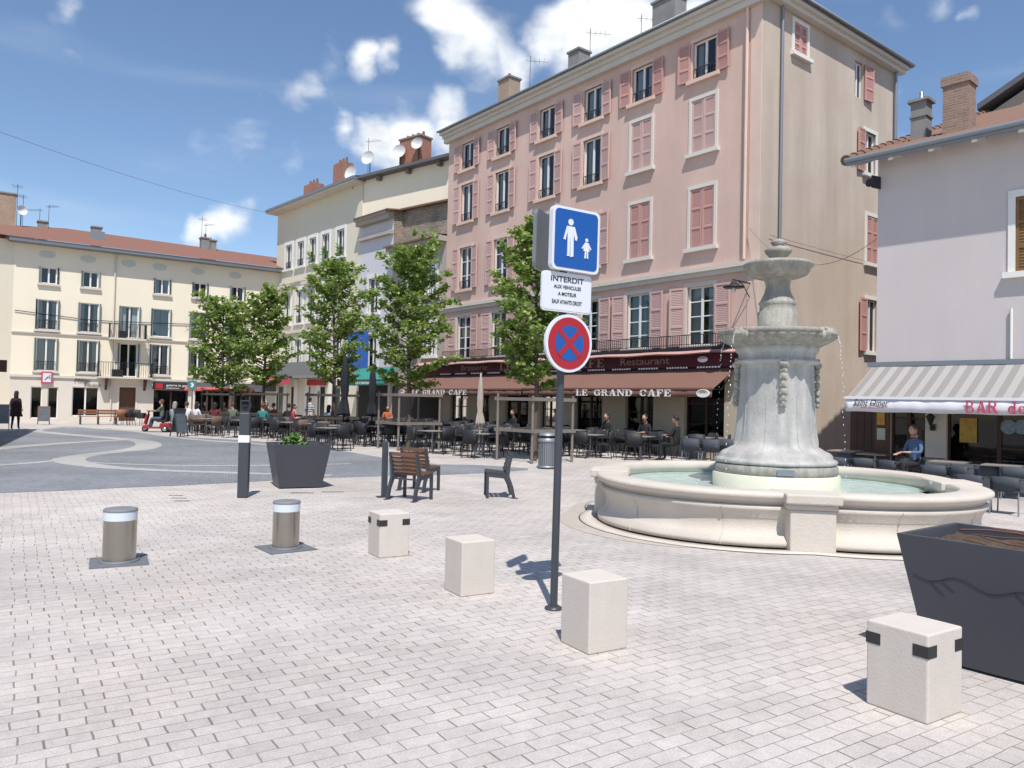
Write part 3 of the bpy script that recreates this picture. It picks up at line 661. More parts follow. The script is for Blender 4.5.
for (x, z, w, h, kind) in SW:
    o = window(pink, x, z, w, h, 'white_frame', 'white_trim' if kind != 'right' else None, .12, kind != 'right', 'rose_shutter', kind != 'closed', only={'right': 1, 'left': -1, 'closed': 0}[kind], shw=.55)
    in_parent(o, SIDE, PX)
# closed sides at the back so daylight cannot leak in
bk = MB(); D_ = 8.9; bk.add([(0, .0, 0), (0, D_, 0), (0, D_, PH), (0, 0, PH)], [(0, 1, 2, 3)]); bk.add([(0, D_, 0), (PL, D_, 0), (PL, D_, PH), (0, D_, PH)], [(0, 1, 2, 3)])
raw_build(bk, 'back_wall', 'pink_wall', pink)
# floors inside keep each storey dark
fl = MB()
for z in (3.32, 6.4, 9.7, 12.6): fl.box(.05, PL-.05, .3, D_-.1, z, z+.12)
fl.box(.05, PL-.05, 1.2, 1.3, .02, 14.9); fl.build('floor_slab', 'dark_inside', pink)
# strings and cornice
mb = MB(); mb.box(-.02, PL+.1, -.18, .05, 6.28, 6.42); mb.box(-.02, PL+.05, -.1, .05, 6.12, 6.28); mb.build('string_course', 'stone_trim', pink)
mb = MB(); mb.box(-.25, PL+.25, -.28, .02, 14.93, 15.08); mb.box(-.3, PL+.36, -.42, .02, 15.08, 15.27); mb.box(-.2, PL+.25, -.2, .02, 14.7, 14.93); mb.build('cornice', 'stone_trim', pink)
mb = MB(); mb.box(PL+.003, PL+.25, .02, SR+.2, 14.93, 15.08); mb.box(PL+.003, PL+.36, .02, SR+.3, 15.08, 15.27); o = mb.build('cornice', 'stone_trim', pink)
# side wall is not quite square to the front; its cornice follows it
o.matrix_local = Matrix.Identity(4)
MB().box(PL-.40, PL-.0, -.02, .03, 3.3, 14.7).build('corner_strip', 'peach_strip', pink)
mb = MB(); mb.tube([(PL-.5, -.09, 6.5), (PL-.5, -.09, 14.9)], .055); mb.build('drainpipe', 'peach_strip', pink)
mb = MB(); mb.tube([(1.02, -.09, 2.4), (1.02, -.09, 14.9)], .05); o = mb.build('drainpipe', 'zinc', pink); in_parent(o, SIDE, PX)
mb = MB(); mb.tube([(8.75, -.12, .2), (8.75, -.12, 14.9)], .06); o = mb.build('drainpipe', 'zinc', pink); in_parent(o, SIDE, PX)
# low hipped roof with zinc edge
rf = MB(); e = .45; z0 = 15.27; hx = 4.4; zr = z0+1.75
V = [(-e*.6, -e, z0), (PL+e, -e, z0), (PL+e, SR+e, z0), (-e*.6, SR+e, z0), (3.5, hx, zr), (PL-4.2, hx, zr)]
rf.add(V, [(0, 1, 5, 4), (1, 2, 5), (2, 3, 4, 5), (3, 0, 4)]); rf.add([(a, b, c-.06) for a, b, c in V[:4]], [(0, 3, 2, 1)]); rf.add([V[0], V[1], (V[1][0], V[1][1], z0-.06), (V[0][0], V[0][1], z0-.06)], [(0, 3, 2, 1)])
rf.add([V[1], V[2], (V[2][0], V[2][1], z0-.06), (V[1][0], V[1][1], z0-.06)], [(0, 3, 2, 1)])
roof = rf.build('roof', 'roof_slate', pink)
MB().tube([(-.4, -.48, z0+.0), (PL+.48, -.48, z0+.0), (PL+.48, SR+.42, z0+.0)], .055).build('gutter', 'zinc', roof)
for (px, py, w, h, m_, pots) in ((509, 98, .9, .85, 'tan_brick', 1), (579, 66, .7, .55, 'concrete', 0), (669, 26, 1.15, .95, 'concrete', 4)):
    u, z = PX.hit(px, py, -2.2); chimney(roof, u, 2.2, z0+.65, w, .7, max(.5, z-(z0+.65))+h, m_, pots)
for (px, py) in ((530, 78), (590, 52), (641, 40), (686, 8)):
    u, z = PX.hit(px, py, -2.6); antenna(roof, u, 2.6, 15.9, max(1.2, z-15.9+1.1), 4, .9)
# long thin balcony rail over the awning
mb = MB(); mb.box(.3, PL-.1, -.32, 0, 3.62, 3.72); mb.box(.3, PL-.1, -.31, -.28, 4.12, 4.15); mb.box(.3, PL-.1, -.305, -.285, 3.80, 3.82)
k = int((PL-.4)/.1)
for i in range(k+1): x = .3+(PL-.4)*i/k; mb.box(x-.008, x+.008, -.302, -.288, 3.72, 4.12)
mb.build('balcony_railing', 'iron', pink)
MB().box(-1.9, PL-.4, -.24, 0.0, 3.04, 3.50).build('fascia', 'awning_maroon', pink)
mb = MB(); vs = []
for i in range(41):
    x = -2.0+(PL+1.75)*i/40; vs += [(x, -.02, 3.74), (x, -.50, 3.50-.015*math.sin(i*1.3))]
mb.add(vs, [(2*i, 2*i+1, 2*i+3, 2*i+2) for i in range(40)], None, True); mb.add([(a, b, c-.03) for a, b, c in vs], [(2*i, 2*i+2, 2*i+3, 2*i+1) for i in range(40)], None, True)
mb.build('upper_awning', 'awning_rose', pink)
mb = MB()
for i in range(int((PL-.6)/.12)):
    x = .1+i*.12
    if i % 11 < 8: mb.box(x, x+.07, -.262, -.245, 3.0, 3.055)
mb.build('light_string', 'letter_white', pink)
def fx(px, py, off): return PX.hit(px, py, off)[0]
text('fascia_lettering', 'Restaurant', fx(669, 356, .3)-fx(620, 356, .3), .27, 'letter_gold', pink, (fx(620, 356, .3), -.27, 3.17), bold=.012)
text('fascia_lettering', 'Brasserie', fx(487, 362, .3)-fx(461, 362, .3), .27, 'letter_gold', pink, (fx(461, 362, .3), -.27, 3.17), bold=.012)
serif_text('fascia_lettering', 'LE GRAND CAFE', fx(605, 358, .3)-fx(499, 360, .3), .32, 'letter_gold', pink, (fx(499, 360, .3), -.25, 3.13))
def oval(parent, x, y, z, w=.26, h=.13):
    mb = MB(); mb.prism([(w*math.cos(R(t)), h*math.sin(R(t))) for t in range(0, 360, 15)], -.02, 0, 'xz', Matrix.Translation((x, y, z)))
    o = mb.build('emblem', 'letter_white', parent)
    mb = MB(); 
    for k_, rr in ((0, .75), (1, .4)): mb.tube([(x+w*rr*math.cos(R(t)), y-.025, z+h*rr*math.sin(R(t))) for t in range(20, 200, 20)], .012, 4)
    mb.build('emblem_mark', 'letter_gold', o); return o
oval(pink, fx(702, 353, .3), -.25, 3.29, .2, .1)
# two canvas awnings side by side
def awning(x0, x1, zt, zb, proj, m_, val=.22, name='awning', parent=None, ripple=.02, off=0.0, vm=None, zoff=0.0):
    nx = 40; ny = 8; vs = []; fs = []
    f = lambda u, v: (x0+(x1-x0)*u, -off-proj*v, zt+(zb-zt)*v+ripple*math.sin(v*3.1)*-.9+.006*math.sin(u*37))
    for k_ in (0, 1):
        b = len(vs)
        for i in range(nx+1):
            for j in range(ny+1):
                p = f(i/nx, j/ny); vs.append((p[0], p[1], p[2]-(.018 if k_ else 0)))
        for i in range(nx):
            for j in range(ny):
                q = (b+i*(ny+1)+j, b+i*(ny+1)+j+1, b+(i+1)*(ny+1)+j+1, b+(i+1)*(ny+1)+j); fs.append(q if not k_ else q[::-1])
    a = MB().add(vs, fs, None, True).build(name, m_, parent, (0, 0, zoff))
    vs = []; fs = []; n_ = 120
    for i in range(n_+1):
        x = x0+(x1-x0)*i/n_; yb = -off-proj-.012+.008*math.sin(i*.55)+.006*math.sin(i*1.37)
        vs += [(x, -off-proj-.012, zb+.01), (x, yb, zb-val*.6), (x, yb-.008*math.sin(i*.9), zb-val+.006*math.sin(i*.4))]
    for i in range(n_): fs += [(3*i, 3*i+1, 3*i+4, 3*i+3), (3*i+1, 3*i+2, 3*i+5, 3*i+4)]
    v_ = MB().add(vs, fs, None, True).build('valance', vm or m_, a); s_ = v_.modifiers.new('solid', 'SOLIDIFY'); s_.thickness = .006
    MB().box(x0-.02, x1+.02, -off-proj-.03, -off-proj+.05, zb-.01, zb+.05).build('front_bar', 'white_frame' if vm else 'awning_brown', a)
    for x in (x0+.25, x1-.25): MB().tube([(x, -off-.05, zt-.35), (x+.12, -off-proj*.5, zb+.02), (x, -off-proj+.03, zb)], .02, 6).build('awning_arm', 'iron', a)
    return a
XR = fx(712, 392, 1.3); XM = fx(522, 388, 1.3)
aw1 = awning(XM+.02, XR, 3.06, 2.26, 1.3, 'awning_brown', .25, parent=pink)
aw2 = awning(-2.0, XM-.05, 3.04, 2.24, 1.3, 'awning_brown', .25, parent=pink, off=.0)
a_, b_ = fx(576, 392, 1.35), fx(672, 394, 1.35)
serif_text('lettering', 'LE GRAND CAFE', b_-a_, .225, 'letter_white', aw1, (a_, -1.352, 2.02))
a_, b_ = fx(412, 388, 1.35), fx(467, 388, 1.35)
serif_text('lettering', 'LE GRAND CAFE', b_-a_, .225, 'letter_white', aw2, (a_, -1.352, 2.0), lean=.12)
oval(aw1, fx(703, 392, 1.35), -1.34, 2.13); oval(aw2, fx(402, 388, 1.35), -1.34, 2.11)
# the bracket lamp on the corner
u, z = PX.hit(750, 290, .4)
lamp = thing('wall_lantern', 'iron bracket lantern at the corner of the pink building, beside the upper fountain bowl', 'lamp', PX.w(PL-.3, -.02, z+.28), PX.a)
MB().tube([(0, 0, 0), (0, -.9, .02)], .022).build('bracket', 'iron', lamp); MB().tube([(0, -.02, -.45), (0, -.35, -.1), (0, -.6, 0)], .016).build('bracket', 'iron', lamp)
mb = MB(); mb.lathe([(.04, .0), (.07, -.06), (.2, -.16), (.34, -.2), (.34, -.23), (.1, -.24)], 14, Matrix.Translation((0, -.85, 0))); s_ = mb.build('lamp_shade', 'iron', lamp); MB().ball((0, -.85, -.3), .07, .07, .1).build('bulb', 'white_frame', s_)

# ================================================================== cream building at the far end of the square
AF = Frame((-28.7, 44.0), (.816, .578)); AL = 15.6; AH = 10.35
A = thing('cream_building', 'long cream three storey building with orange tiled roof across the far side of the square', 'building', AF.o, AF.a)
aops = []; aw = []
for (px, kt) in ((46.5, 0), (88.5, 1), (160.5, 3), (198.5, 4), (236, 5)):
    x, _ = AF.hit(px, 340)
    for (row, zz, h, w) in (('top', 8.05, .95, .82), ('mid', 5.35, 1.75, 1.0), ('low', 2.95, 1.9, 1.0)):
        aops.append((x-w/2, x+w/2, zz, zz+h)); aw.append((x, zz, w, h, row, kt))
xd, _ = AF.hit(129, 340)
for (zz, h) in ((5.15, 1.95), (2.75, 2.05)): aops.append((xd-.5, xd+.5, zz, zz+h)); aw.append((xd, zz, 1.0, h, 'door', 2))
shops = [(AF.hit(30.5, 400)[0], AF.hit(42, 400)[0], .15, 2.0), (AF.hit(47.5, 400)[0], AF.hit(58, 400)[0], .15, 2.0), (AF.hit(72, 400)[0], AF.hit(98.5, 400)[0], .3, 2.05), (AF.hit(119, 400)[0], AF.hit(135.5, 400)[0], .02, 2.1), (AF.hit(153.5, 400)[0], AF.hit(188, 400)[0], .02, 2.0), (AF.hit(195, 400)[0], AF.hit(262, 400)[0], .02, 2.05)]
raw_build(wall_mb(AL+1.5, 2.55, AH, aops), 'upper_wall', 'cream_wall', A); raw_build(wall_mb(AL+1.5, 0, 2.55, shops), 'ground_floor_wall', 'pale_wall', A)
for (x, z, w, h, row, kt) in aw:
    if kt >= 3 and row == 'mid': window(A, x, z, w, h, 'white_frame', None, .08, True, 'teal_shutter', True, 0, 'blind', panes=1, gap=.02, shw=.07, angle=30)
    elif row == 'door': window(A, x, z, w, h, 'white_frame', None, .08, False, 'teal_shutter', True, 0, 'curtain', rows=1, gap=.5, shw=.09)
    elif row == 'top': window(A, x, z, w, h, 'white_frame', None, .08, True, 'teal_shutter', True, 0, 'curtain' if kt % 2 else None, shw=.06, angle=25)
    else: window(A, x, z, w, h, 'white_frame', None, .08, True, 'teal_shutter', True, .55, 'curtain', gap=.3, shw=.08, angle=40)
for (px) in (47.5, 88.5, 129, 160.5, 198.5, 236):
    x, _ = AF.hit(px, 250); mb = MB(); mb.prism([(.42*math.cos(R(t)), .22*math.sin(R(t))) for t in range(0, 360, 15)], -.02, .02, 'xz'); mb.build('oval_vent', 'oval_paint', A, (x, 0, 9.75))
for k, (a, b, c, d) in enumerate(shops):
    if k == 3: window(A, (a+b)/2, c, b-a, d-c, 'brown_door', 'cream_frame', .1, False, panes=2, rows=2, glass='brown_door', label='dark brown entrance door')
    else: window(A, (a+b)/2, c, b-a, d-c, 'white_frame' if k < 3 else 'dark_wood', None, .1, False, panes=1 if k < 2 else (2 if k < 5 else 4), glass='glass_shop')
for (za, zb) in ((2.55, .14), (5.1, .07)): MB().box(-.02, AL+1.5, -.09, .02, za, za+zb).build('string_course', 'stone_trim', A)
for (zb, wd) in ((2.72, 1.7), (5.08, 1.15)):
    b = MB().box(xd-wd, xd+wd*.75, -.75, 0, zb-.1, zb).build('balcony', 'stone_trim', A); mb = MB(); W_ = wd*1.75
    mb.box(xd-wd, xd+wd*.75, -.74, -.71, zb+.85, zb+.88)
    for i in range(24): x = xd-wd+W_*i/23; mb.box(x-.01, x+.01, -.735, -.715, zb, zb+.86)
    for x in (xd-wd, xd+wd*.75-.03): mb.box(x, x+.03, -.71, 0, zb+.85, zb+.88); [mb.box(x, x+.02, -.7+.12*i, -.68+.12*i, zb, zb+.86) for i in range(6)]
    mb.build('railing', 'iron', b)
    MB().box(xd-wd*.55, xd-wd*.2, -.55, -.2, zb, zb+.45).build('flower_box', 'wicker', b)
for s_ in (-1.25, .9): MB().prism([(0, 2.6), (-.6, 2.6), (0, 1.9)], xd+s_, xd+s_+.12, 'yz').build('balcony_bracket', 'dark_wood', A)
x0, _ = AF.hit(113, 330); pipe(A, [(x0, -.07, .1), (x0, -.07, AH)], .05, 'stone_trim')
pipe(A, [(0.1, -.06, 6.35), (3.6, -.06, 6.1), (x0, -.06, 6.1), (AL, -.06, 6.5)], .022, 'iron', 'wall_cable')
sgn = MB().box(AF.hit(41, 380)[0], AF.hit(52, 380)[0], -.16, -.02, 2.32, 3.0).build('shop_sign', 'letter_red', A, (0, 0, -.12)); a_, b_ = AF.hit(42.5, 380)[0], AF.hit(50.7, 380)[0]; MB().box(a_, b_, -.175, -.161, 2.4, 2.92).build('sign_face', 'sign_white', sgn)
MB().tube([(a_+.1, -.185, 2.55), (a_+.25, -.185, 2.72), (a_+.36, -.185, 2.62), (b_-.08, -.185, 2.8)], .03, 5).build('sign_mark', 'blue_disc', sgn)
text('shop_lettering', 'Milou', .85, .24, 'letter_black', A, (AF.hit(74, 380)[0], -.05, 2.32), shear=.35); text('shop_lettering', '&', .14, .16, 'letter_black', A, (AF.hit(84, 380)[0], -.05, 2.2), shear=.3); text('shop_lettering', 'Claudette', .85, .17, 'letter_black', A, (AF.hit(84.5, 386)[0], -.05, 2.1), shear=.35)
a_, b_ = AF.hit(152.5, 390)[0], AF.hit(190, 390)[0]; sg = MB().box(a_, b_, -.2, -.0, 2.02, 2.46).build('shop_fascia', 'sign_text', A)
MB().box(a_+.1, a_+.55, -.22, -.201, 2.07, 2.41).build('fascia_emblem', 'bright_red', sg); text('fascia_lettering', 'galerie la gare', (b_-a_)*.62, .17, 'letter_white', sg, (a_+.75, -.21, 2.2)); text('fascia_lettering', 'restaurant', (b_-a_)*.35, .08, 'letter_white', sg, (a_+.75, -.21, 2.08))
MB().box(AF.hit(193, 390)[0], AL-.2, -.2, 0, 2.1, 2.5).build('shop_fascia', 'roof_slate', A)
# roof of the cream building
bk = MB(); bk.add([(0, 0, 0), (-1.5, 9, 0), (-1.5, 9, AH), (0, 0, AH)], [(0, 1, 2, 3)]); raw_build(bk, 'back_wall', 'cream_wall', A)
lw = MB(); lw.add([(0, 0, 0), (0, 0, AH), (-9, -3.2, AH), (-9, -3.2, 0)], [(0, 1, 2, 3)]); raw_build(lw, 'return_wall', 'cream_wall', A)
fl = MB(); fl.box(.05, AL+1.4, 1.0, 1.1, .02, AH); 
for z in (2.5, 5.0, 7.7): fl.box(.05, AL+1.4, .3, 1.0, z, z+.1)
fl.build('floor_slab', 'dark_inside', A)
MB().box(-.3, AL+1.7, -.7, .3, AH-.1, AH+.12).build('eave', 'sign_back', A)
rf = MB(); z0 = AH+.16; rf.add([(-.4, -.75, z0-.03), (AL+1.6, -.75, z0-.03), (AL+1.6, 4.5, z0+1.6), (2.9, 4.5, z0+1.75), (-1.4, 9, z0)], [(0, 1, 2, 3), (4, 0, 3)]); rf.add([(-.4, -.75, z0-.03), (-9.2, -4.2, z0), (-8, 3, z0+.6), (2.9, 4.5, z0+1.75)], [(0, 3, 2, 1)]); roofA = rf.build('roof', 'terracotta', A)
MB().box(6.1, 6.22, -.5, .1, 0, 0.05).build('ridge_flashing', 'white_trim', roofA, (0, 0, 0)) if False else None
for (px, py, w, h, m_, pots) in ((112, 0, .8, .5, 'concrete', 1), (6, 0, 1.0, 1.8, 'tan_brick', 0), (97, 0, .55, .45, 'concrete', 0), (43, 0, .5, .35, 'concrete', 0), (206, 0, .6, .7, 'concrete', 1), (213, 0, .45, .6, 'concrete', 0)):
    if px == 112: continue
    u, _ = AF.hit(px, 215, -4.2); chimney(roofA, u, 4.2, z0+1.5, w, .6, h, m_, pots)
for (px, h) in ((17, 2.6), (23, 2.0), (49, 1.6), (202, 2.4), (206, 1.9), (40, 1.3)):
    u, _ = AF.hit(px, 205, -4.2); antenna(roofA, u, 4.0, z0+1.4, h, 4, .2+px)
u, _ = AF.hit(21, 208, -4); dish(roofA, u, 3.6, z0+2.3, .3, .3)
MB().box(0, .8, -.02, .02, -.3, .3).build('skylight', 'zinc', roofA, (4.0, 1.9, z0+1.05))

# ================================================================== ivory building, lilac house, old low house between
BF0 = Vector((-3.44, 38.6, 0)); bd = Vector((-.667, .745, 0)).normalized()
def bpt(t): return BF0 + bd*t
BF = Frame(bpt(19.6), -bd); t2u = lambda t: 19.6-t
B = thing('ivory_building', 'ivory building with white windows, grey eaves and white satellite dishes on its roof', 'building', BF.o, BF.a)
BL = t2u(8.35); BH = 14.35; bops = []; bw = []
for i, px in enumerate((289.5, 301.5, 313.5, 326.5, 341.5)):
    x, z = BF.hit(px, 236 - i*5.2); bops.append((x-.45, x+.45, 10.35, 12.0)); bw.append((x, 10.35, .9, 1.65, 't', i))
    bops.append((x-.42, x+.42, 6.6, 8.75)); bw.append((x, 6.6, .84, 2.15, 'm', i))
    bops.append((x-.45, x+.45, 3.55, 5.5)); bw.append((x, 3.55, .9, 1.95, 'b', i))
raw_build(wall_mb(BL, 0, BH, bops), 'wall', 'ivory_wall', B)
for (x, z, w, h, r_, i) in bw:
    o = window(B, x, z, w, h, 'white_frame', 'white_frame', .2, True, rail=.5 if r_ != 'b' else 0, curtain='curtain', gap=.5 if i != 1 else .02)
    if r_ == 'm' and i in (0, 2, 4): MB().prism([(-.85, 0), (.85, 0), (.95, .22), (-.95, .22)], -.32, 0, 'xz').build('window_hood', 'stone_trim', o, (0, 0, h+.25))
    if r_ == 't' and i in (2, 3, 4):
        mb = MB(); random.seed(i)
        for k_ in range(26): a_ = random.uniform(0, 6.28); l_ = random.uniform(.2, .55); mb.add([(0, -.05, .2), (l_*math.cos(a_), -.1-.2*random.random(), .2+l_*abs(math.sin(a_))), (l_*math.cos(a_)+.06, -.12, .15+l_*abs(math.sin(a_)))], [(0, 1, 2)])
        mb.build('window_plant', 'leaf_small', o, (random.uniform(-.2, .2), -.05, .1))
MB().box(-.02, BL, -.16, .02, 5.95, 6.15).build('string_course', 'stone_trim', B); MB().box(-.02, BL, -.1, .02, 9.35, 9.5).build('string_course', 'ivory_wall', B)
MB().box(0, 8.0, -.9, 0, 2.95, 3.1).build('balcony', 'concrete', B); MB().box(0, 8.0, -.9, -.86, 3.1, 3.95).build('balcony_panel', 'zinc', B)
for i in range(7): MB().box(.2+i*1.55, .2+i*1.55+.5, -.06, .0, 0.02, 2.9).build('pilaster', 'white_trim', B)
for i in range(5): MB().box(1.0+i*1.9, 1.0+i*1.9+.7, -.03, .02, .1, 2.4).build('shop_door', 'dark_inside' if i % 2 else 'glass_shop', B)
sg = MB().box(.2, 4.4, -1.0, -.93, 2.55, 2.98).build('shop_sign', 'letter_red', B); text('shop_lettering', 'BAR TABAC', 2.2, .2, 'letter_white', sg, (.5, -1.01, 2.68))
MB().box(5.2, 7.6, -.12, -.03, 2.5, 2.85).build('shop_sign', 'bright_red', B)
# upper set-back wall that shows above the low houses
BW = Frame((-9.04, 44.95), (5.4, -4.3)); rw = MB().box(.0, 7.2, 0, .3, 7.5, 14.5).build('rear_wing_wall', 'cream_wall', B); in_parent(rw, BW, BF)
o = MB().box(-.15, 7.3, -.55, 5, 14.5, 14.62).build('rear_wing_eave', 'roof_slate', B); in_parent(o, BW, BF)
for i in range(3): o = MB().box(1.5+i*2.4, 1.72+i*2.4, -.3, 0, 14.25, 14.5).build('rafter_end', 'old_timber', B); in_parent(o, BW, BF)
MB().box(-.35, BL+.1, -.7, .1, BH, BH+.1).build('soffit', 'stone_trim', B); MB().box(-.4, BL+.15, -.78, .12, BH+.1, BH+.26).build('eave', 'zinc', B)
bk = MB(); bk.add([(0, 0, 0), (0, 9, 0), (0, 9, BH), (0, 0, BH)], [(0, 1, 2, 3)]); bk.add([(BL, 0, 0), (BL, 9, 0), (BL, 9, BH), (BL, 0, BH)], [(0, 1, 2, 3)]); raw_build(bk, 'side_wall', 'ivory_wall', B)
fl = MB(); fl.box(.05, BL-.05, 1.1, 1.2, .02, BH-.02)
for z in (3.1, 6.1, 9.4, 12.6): fl.box(.05, BL-.05, .3, 1.1, z, z+.1)
fl.build('floor_slab', 'dark_inside', B)
rf = MB(); z0 = BH+.26; rf.add([(-.4, -.78, z0), (BL+.15, -.78, z0), (BL+.15, 4.5, z0+1.2), (2.5, 4.5, z0+1.2), (-.4, 9, z0)], [(0, 1, 2, 3), (4, 0, 3)]); rB = rf.build('roof', 'roof_slate', B)
o = MB().box(.2, 7.2, -.35, 4, 14.62, 14.75).build('wing_roof', 'old_tile', B); in_parent(o, BW, BF)
for (px, w, h) in ((314, 1.5, 1.7), (343, 1.3, 2.3)):
    u, _ = BF.hit(px, 180, -2.5); chimney(rB, u, 2.5, z0+.6, w, .8, h, 'chimney_brick', 3, False)
c = chimney(B, 2.9, 1.4, 14.7, 1.7, .9, 2.05, 'chimney_brick', 4); in_parent(c, BW, BF)
dish(rB, BL-.9, .9, z0+1.6, .42, .5); dish(rB, BL-1.1, -.1, z0+.5, .45, .3); antenna(rB, BL-1.3, 1.1, z0+.3, 2.7, 4, 0.4)
for (x, y, z, r) in ((2.3, .75, 16.0, .4), (3.7, .8, 16.2, .34)):
    d = dish(B, 0, 0, 0, r, .4); d.location = (x, y, z); in_parent(d, BW, BF)

C1 = thing('lilac_house', 'narrow pale lilac house with brown cornice between the ivory building and the pink one', 'house', BF.o, BF.a)
xa, xb = t2u(8.35)+.003, t2u(4.9); C1H = 12.1
xw, _ = BF.hit(374, 270); cops = [(xw-.5, xw+.5, 6.6, 8.6), (xw-.5, xw+.5, 3.4, 5.4)]
mb = wall_mb(xb, 0, C1H, cops, x0=xa); raw_build(mb, 'wall', 'white_lilac', C1)
mb = MB(); u9 = BL+7.9; mb.add([(xb-.02, .6, 8.5), (u9, .6, 8.5), (u9, .6, 12.0), (xb-.02, .6, 12.25)], [(0, 1, 2, 3)]); raw_build(mb, 'rear_rubble_wall', 'rubble', C1); MB().add([(xb-.1, .3, 12.3), (u9, .3, 12.05), (u9, 3, 12.35), (xb-.1, 3, 12.6), (xb-.1, .3, 12.2), (u9, .3, 11.95), (u9, 3, 12.25), (xb-.1, 3, 12.5)], [(0, 1, 2, 3), (7, 6, 5, 4), (0, 4, 5, 1), (1, 5, 6, 2), (3, 7, 4, 0)]).build('rear_roof', 'old_tile', C1)
for (a, b, c, d) in cops: window(C1, (a+b)/2, c, b-a, d-c, 'white_frame', 'white_trim', .22, True, curtain='curtain', gap=.6)
mb = MB(); mb.box(xa, xb, -.25, 0, 10.85, 11.07); mb.box(xa, xb, -.4, 0, 11.7, 11.95); mb.box(xa, xb, -.55, 0, 11.95, 12.13); mb.build('cornice', 'rose_shutter', C1) if False else mb.build('cornice', 'taupe_wall', C1)
MB().box(xa, xb, -.12, 0, 5.75, 5.95).build('string_course', 'white_trim', C1)
mb = MB(); mb.add([(xb, 0, 0), (xb, 2, 0), (xb, 2, 12.45), (xb, 1, 12.3), (xb, 0, 12.1)], [(0, 1, 2, 3, 4)]); raw_build(mb, 'gable_wall', 'rubble', C1)
mb = MB(); mb.add([(xa, -.6, 12.13), (xb+.25, -.6, 12.13), (xb+.25, 4, 12.7), (xa, 4, 12.7)], [(0, 1, 2, 3)]); mb.add([(xa, -.6, 12.05), (xb+.25, -.6, 12.05), (xb+.25, 4, 12.62), (xa, 4, 12.62)], [(3, 2, 1, 0)]); mb.add([(xb+.25, -.6, 12.05), (xb+.25, 4, 12.62), (xb+.25, 4, 12.7), (xb+.25, -.6, 12.13)], [(0, 1, 2, 3)]); mb.build('roof', 'old_tile', C1)
fl = MB(); fl.box(xa+.05, xb-.05, 1.0, 1.1, .02, 11.6); fl.build('floor_slab', 'dark_inside', C1)
MB().box(*[BF.hit(p, 365)[0] for p in (349, 368)], -.14, -.02, 3.4, 5.6).build('blue_panel', 'blue_panel', C1)
o = awning(BF.hit(361, 375)[0], BF.hit(400, 375)[0], 3.5, 2.75, .9, 'teal_canvas', .3, parent=C1, off=.1)
text('lettering', 'LE CENTRAL', 1.6, .12, 'letter_white', o, (BF.hit(372, 385)[0], -1.04, 2.52))
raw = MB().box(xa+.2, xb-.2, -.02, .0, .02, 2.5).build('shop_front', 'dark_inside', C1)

C2 = thing('old_low_house', 'old low house with weathered grey eaves squeezed beside the pink building', 'house', BF.o, BF.a)
xa, xb = t2u(4.9)+.003, t2u(0)-.003; C2H = 10.0
cx = [BF.hit(p, 300)[0] for p in (412, 431)]; cops = [(x-.45, x+.45, z, z+1.7) for x in cx for z in (7.1, 4.0)]
raw_build(wall_mb(xb, 0, C2H, cops, x0=xa), 'wall', 'taupe_wall', C2)
for (a, b, c, d) in cops: window(C2, (a+b)/2, c, b-a, d-c, 'white_frame', 'white_trim', .15, True, curtain='curtain', gap=.5, rows=2)
MB().box(xa, xb, -.5, 0, 9.75, 10.02).build('cornice', 'taupe_wall', C2)
mb = MB(); mb.add([(xa, -.65, 10.03), (xb, -.65, 10.03), (xb, 6, 11.0), (xa, 6, 11.0)], [(0, 1, 2, 3)]); mb.add([(xa, -.65, 9.93), (xb, -.65, 9.93), (xb, -.65, 10.03), (xa, -.65, 10.03)], [(0, 1, 2, 3)]); mb.build('roof', 'old_tile', C2)
fl = MB(); fl.box(xa+.05, xb-.05, 1.0, 1.1, .02, 9.9); fl.build('floor_slab', 'dark_inside', C2)
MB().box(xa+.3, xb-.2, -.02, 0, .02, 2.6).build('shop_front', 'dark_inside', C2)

# ================================================================== bar building on the right
SF = Frame((8.98, 19.0), (.667, -.745)); SL = 9.0; SH = 7.98
Sb = thing('bar_building', 'lilac grey rendered house with clay tile roof and grey striped bar awning', 'building', SF.o, SF.a)
def sx(px, py, off=0): return SF.hit(px, py, off)
wx0, wz1 = sx(1017, 197); _, wz0 = sx(1017, 272); wx0 -= .02; sops = [(wx0, wx0+1.0, wz0, wz1)]
dA, dB = sx(890, 440)[0], sx(925, 440)[0]; eA = sx(946, 440)[0]
sops0 = [(dA, dB, .02, 2.3), (eA, eA+4.2, .55, 2.3)]
raw_build(wall_mb(SL, 2.55, SH, sops), 'upper_wall', 'lilac_render', Sb); raw_build(wall_mb(SL, 0, 2.55, sops0), 'ground_floor_wall', 'pale_wall', Sb)
o = window(Sb, wx0+.5, wz0, 1.0, wz1-wz0, 'white_frame', 'white_trim', .14, True, 'wood_shutter', False, label='window with white painted surround and closed brown wooden shutters')
window(Sb, (dA+dB)/2, .02, dB-dA, 2.28, 'dark_wood', None, .1, False, panes=2, rows=3, glass='glass_shop')
window(Sb, eA+2.1, .55, 4.2, 1.75, 'dark_wood', None, .1, False, panes=4, rows=1, glass='glass_shop')
MB().box(.01, dA-.002, -.05, .02, .0, 2.5).build('door_post', 'brown_door', Sb)
lw = MB(); lw.add([(0, 0, 0), (0, 0, SH), (0, 14, SH+4.5), (0, 14, 0)], [(0, 1, 2, 3)]); lw.add([(SL, 0, 0), (SL, 14, 0), (SL, 14, SH+4.5), (SL, 0, SH)], [(0, 1, 2, 3)]); raw_build(lw, 'side_wall', 'lilac_render', Sb)
fl = MB(); fl.box(.05, SL-.05, 2.2, 2.3, .02, 7.3); fl.box(.05, SL-.05, .3, 2.2, 2.6, 2.7); fl.build('floor_slab', 'dark_inside', Sb)
a_, z_ = sx(876, 430, .06)[0], 0
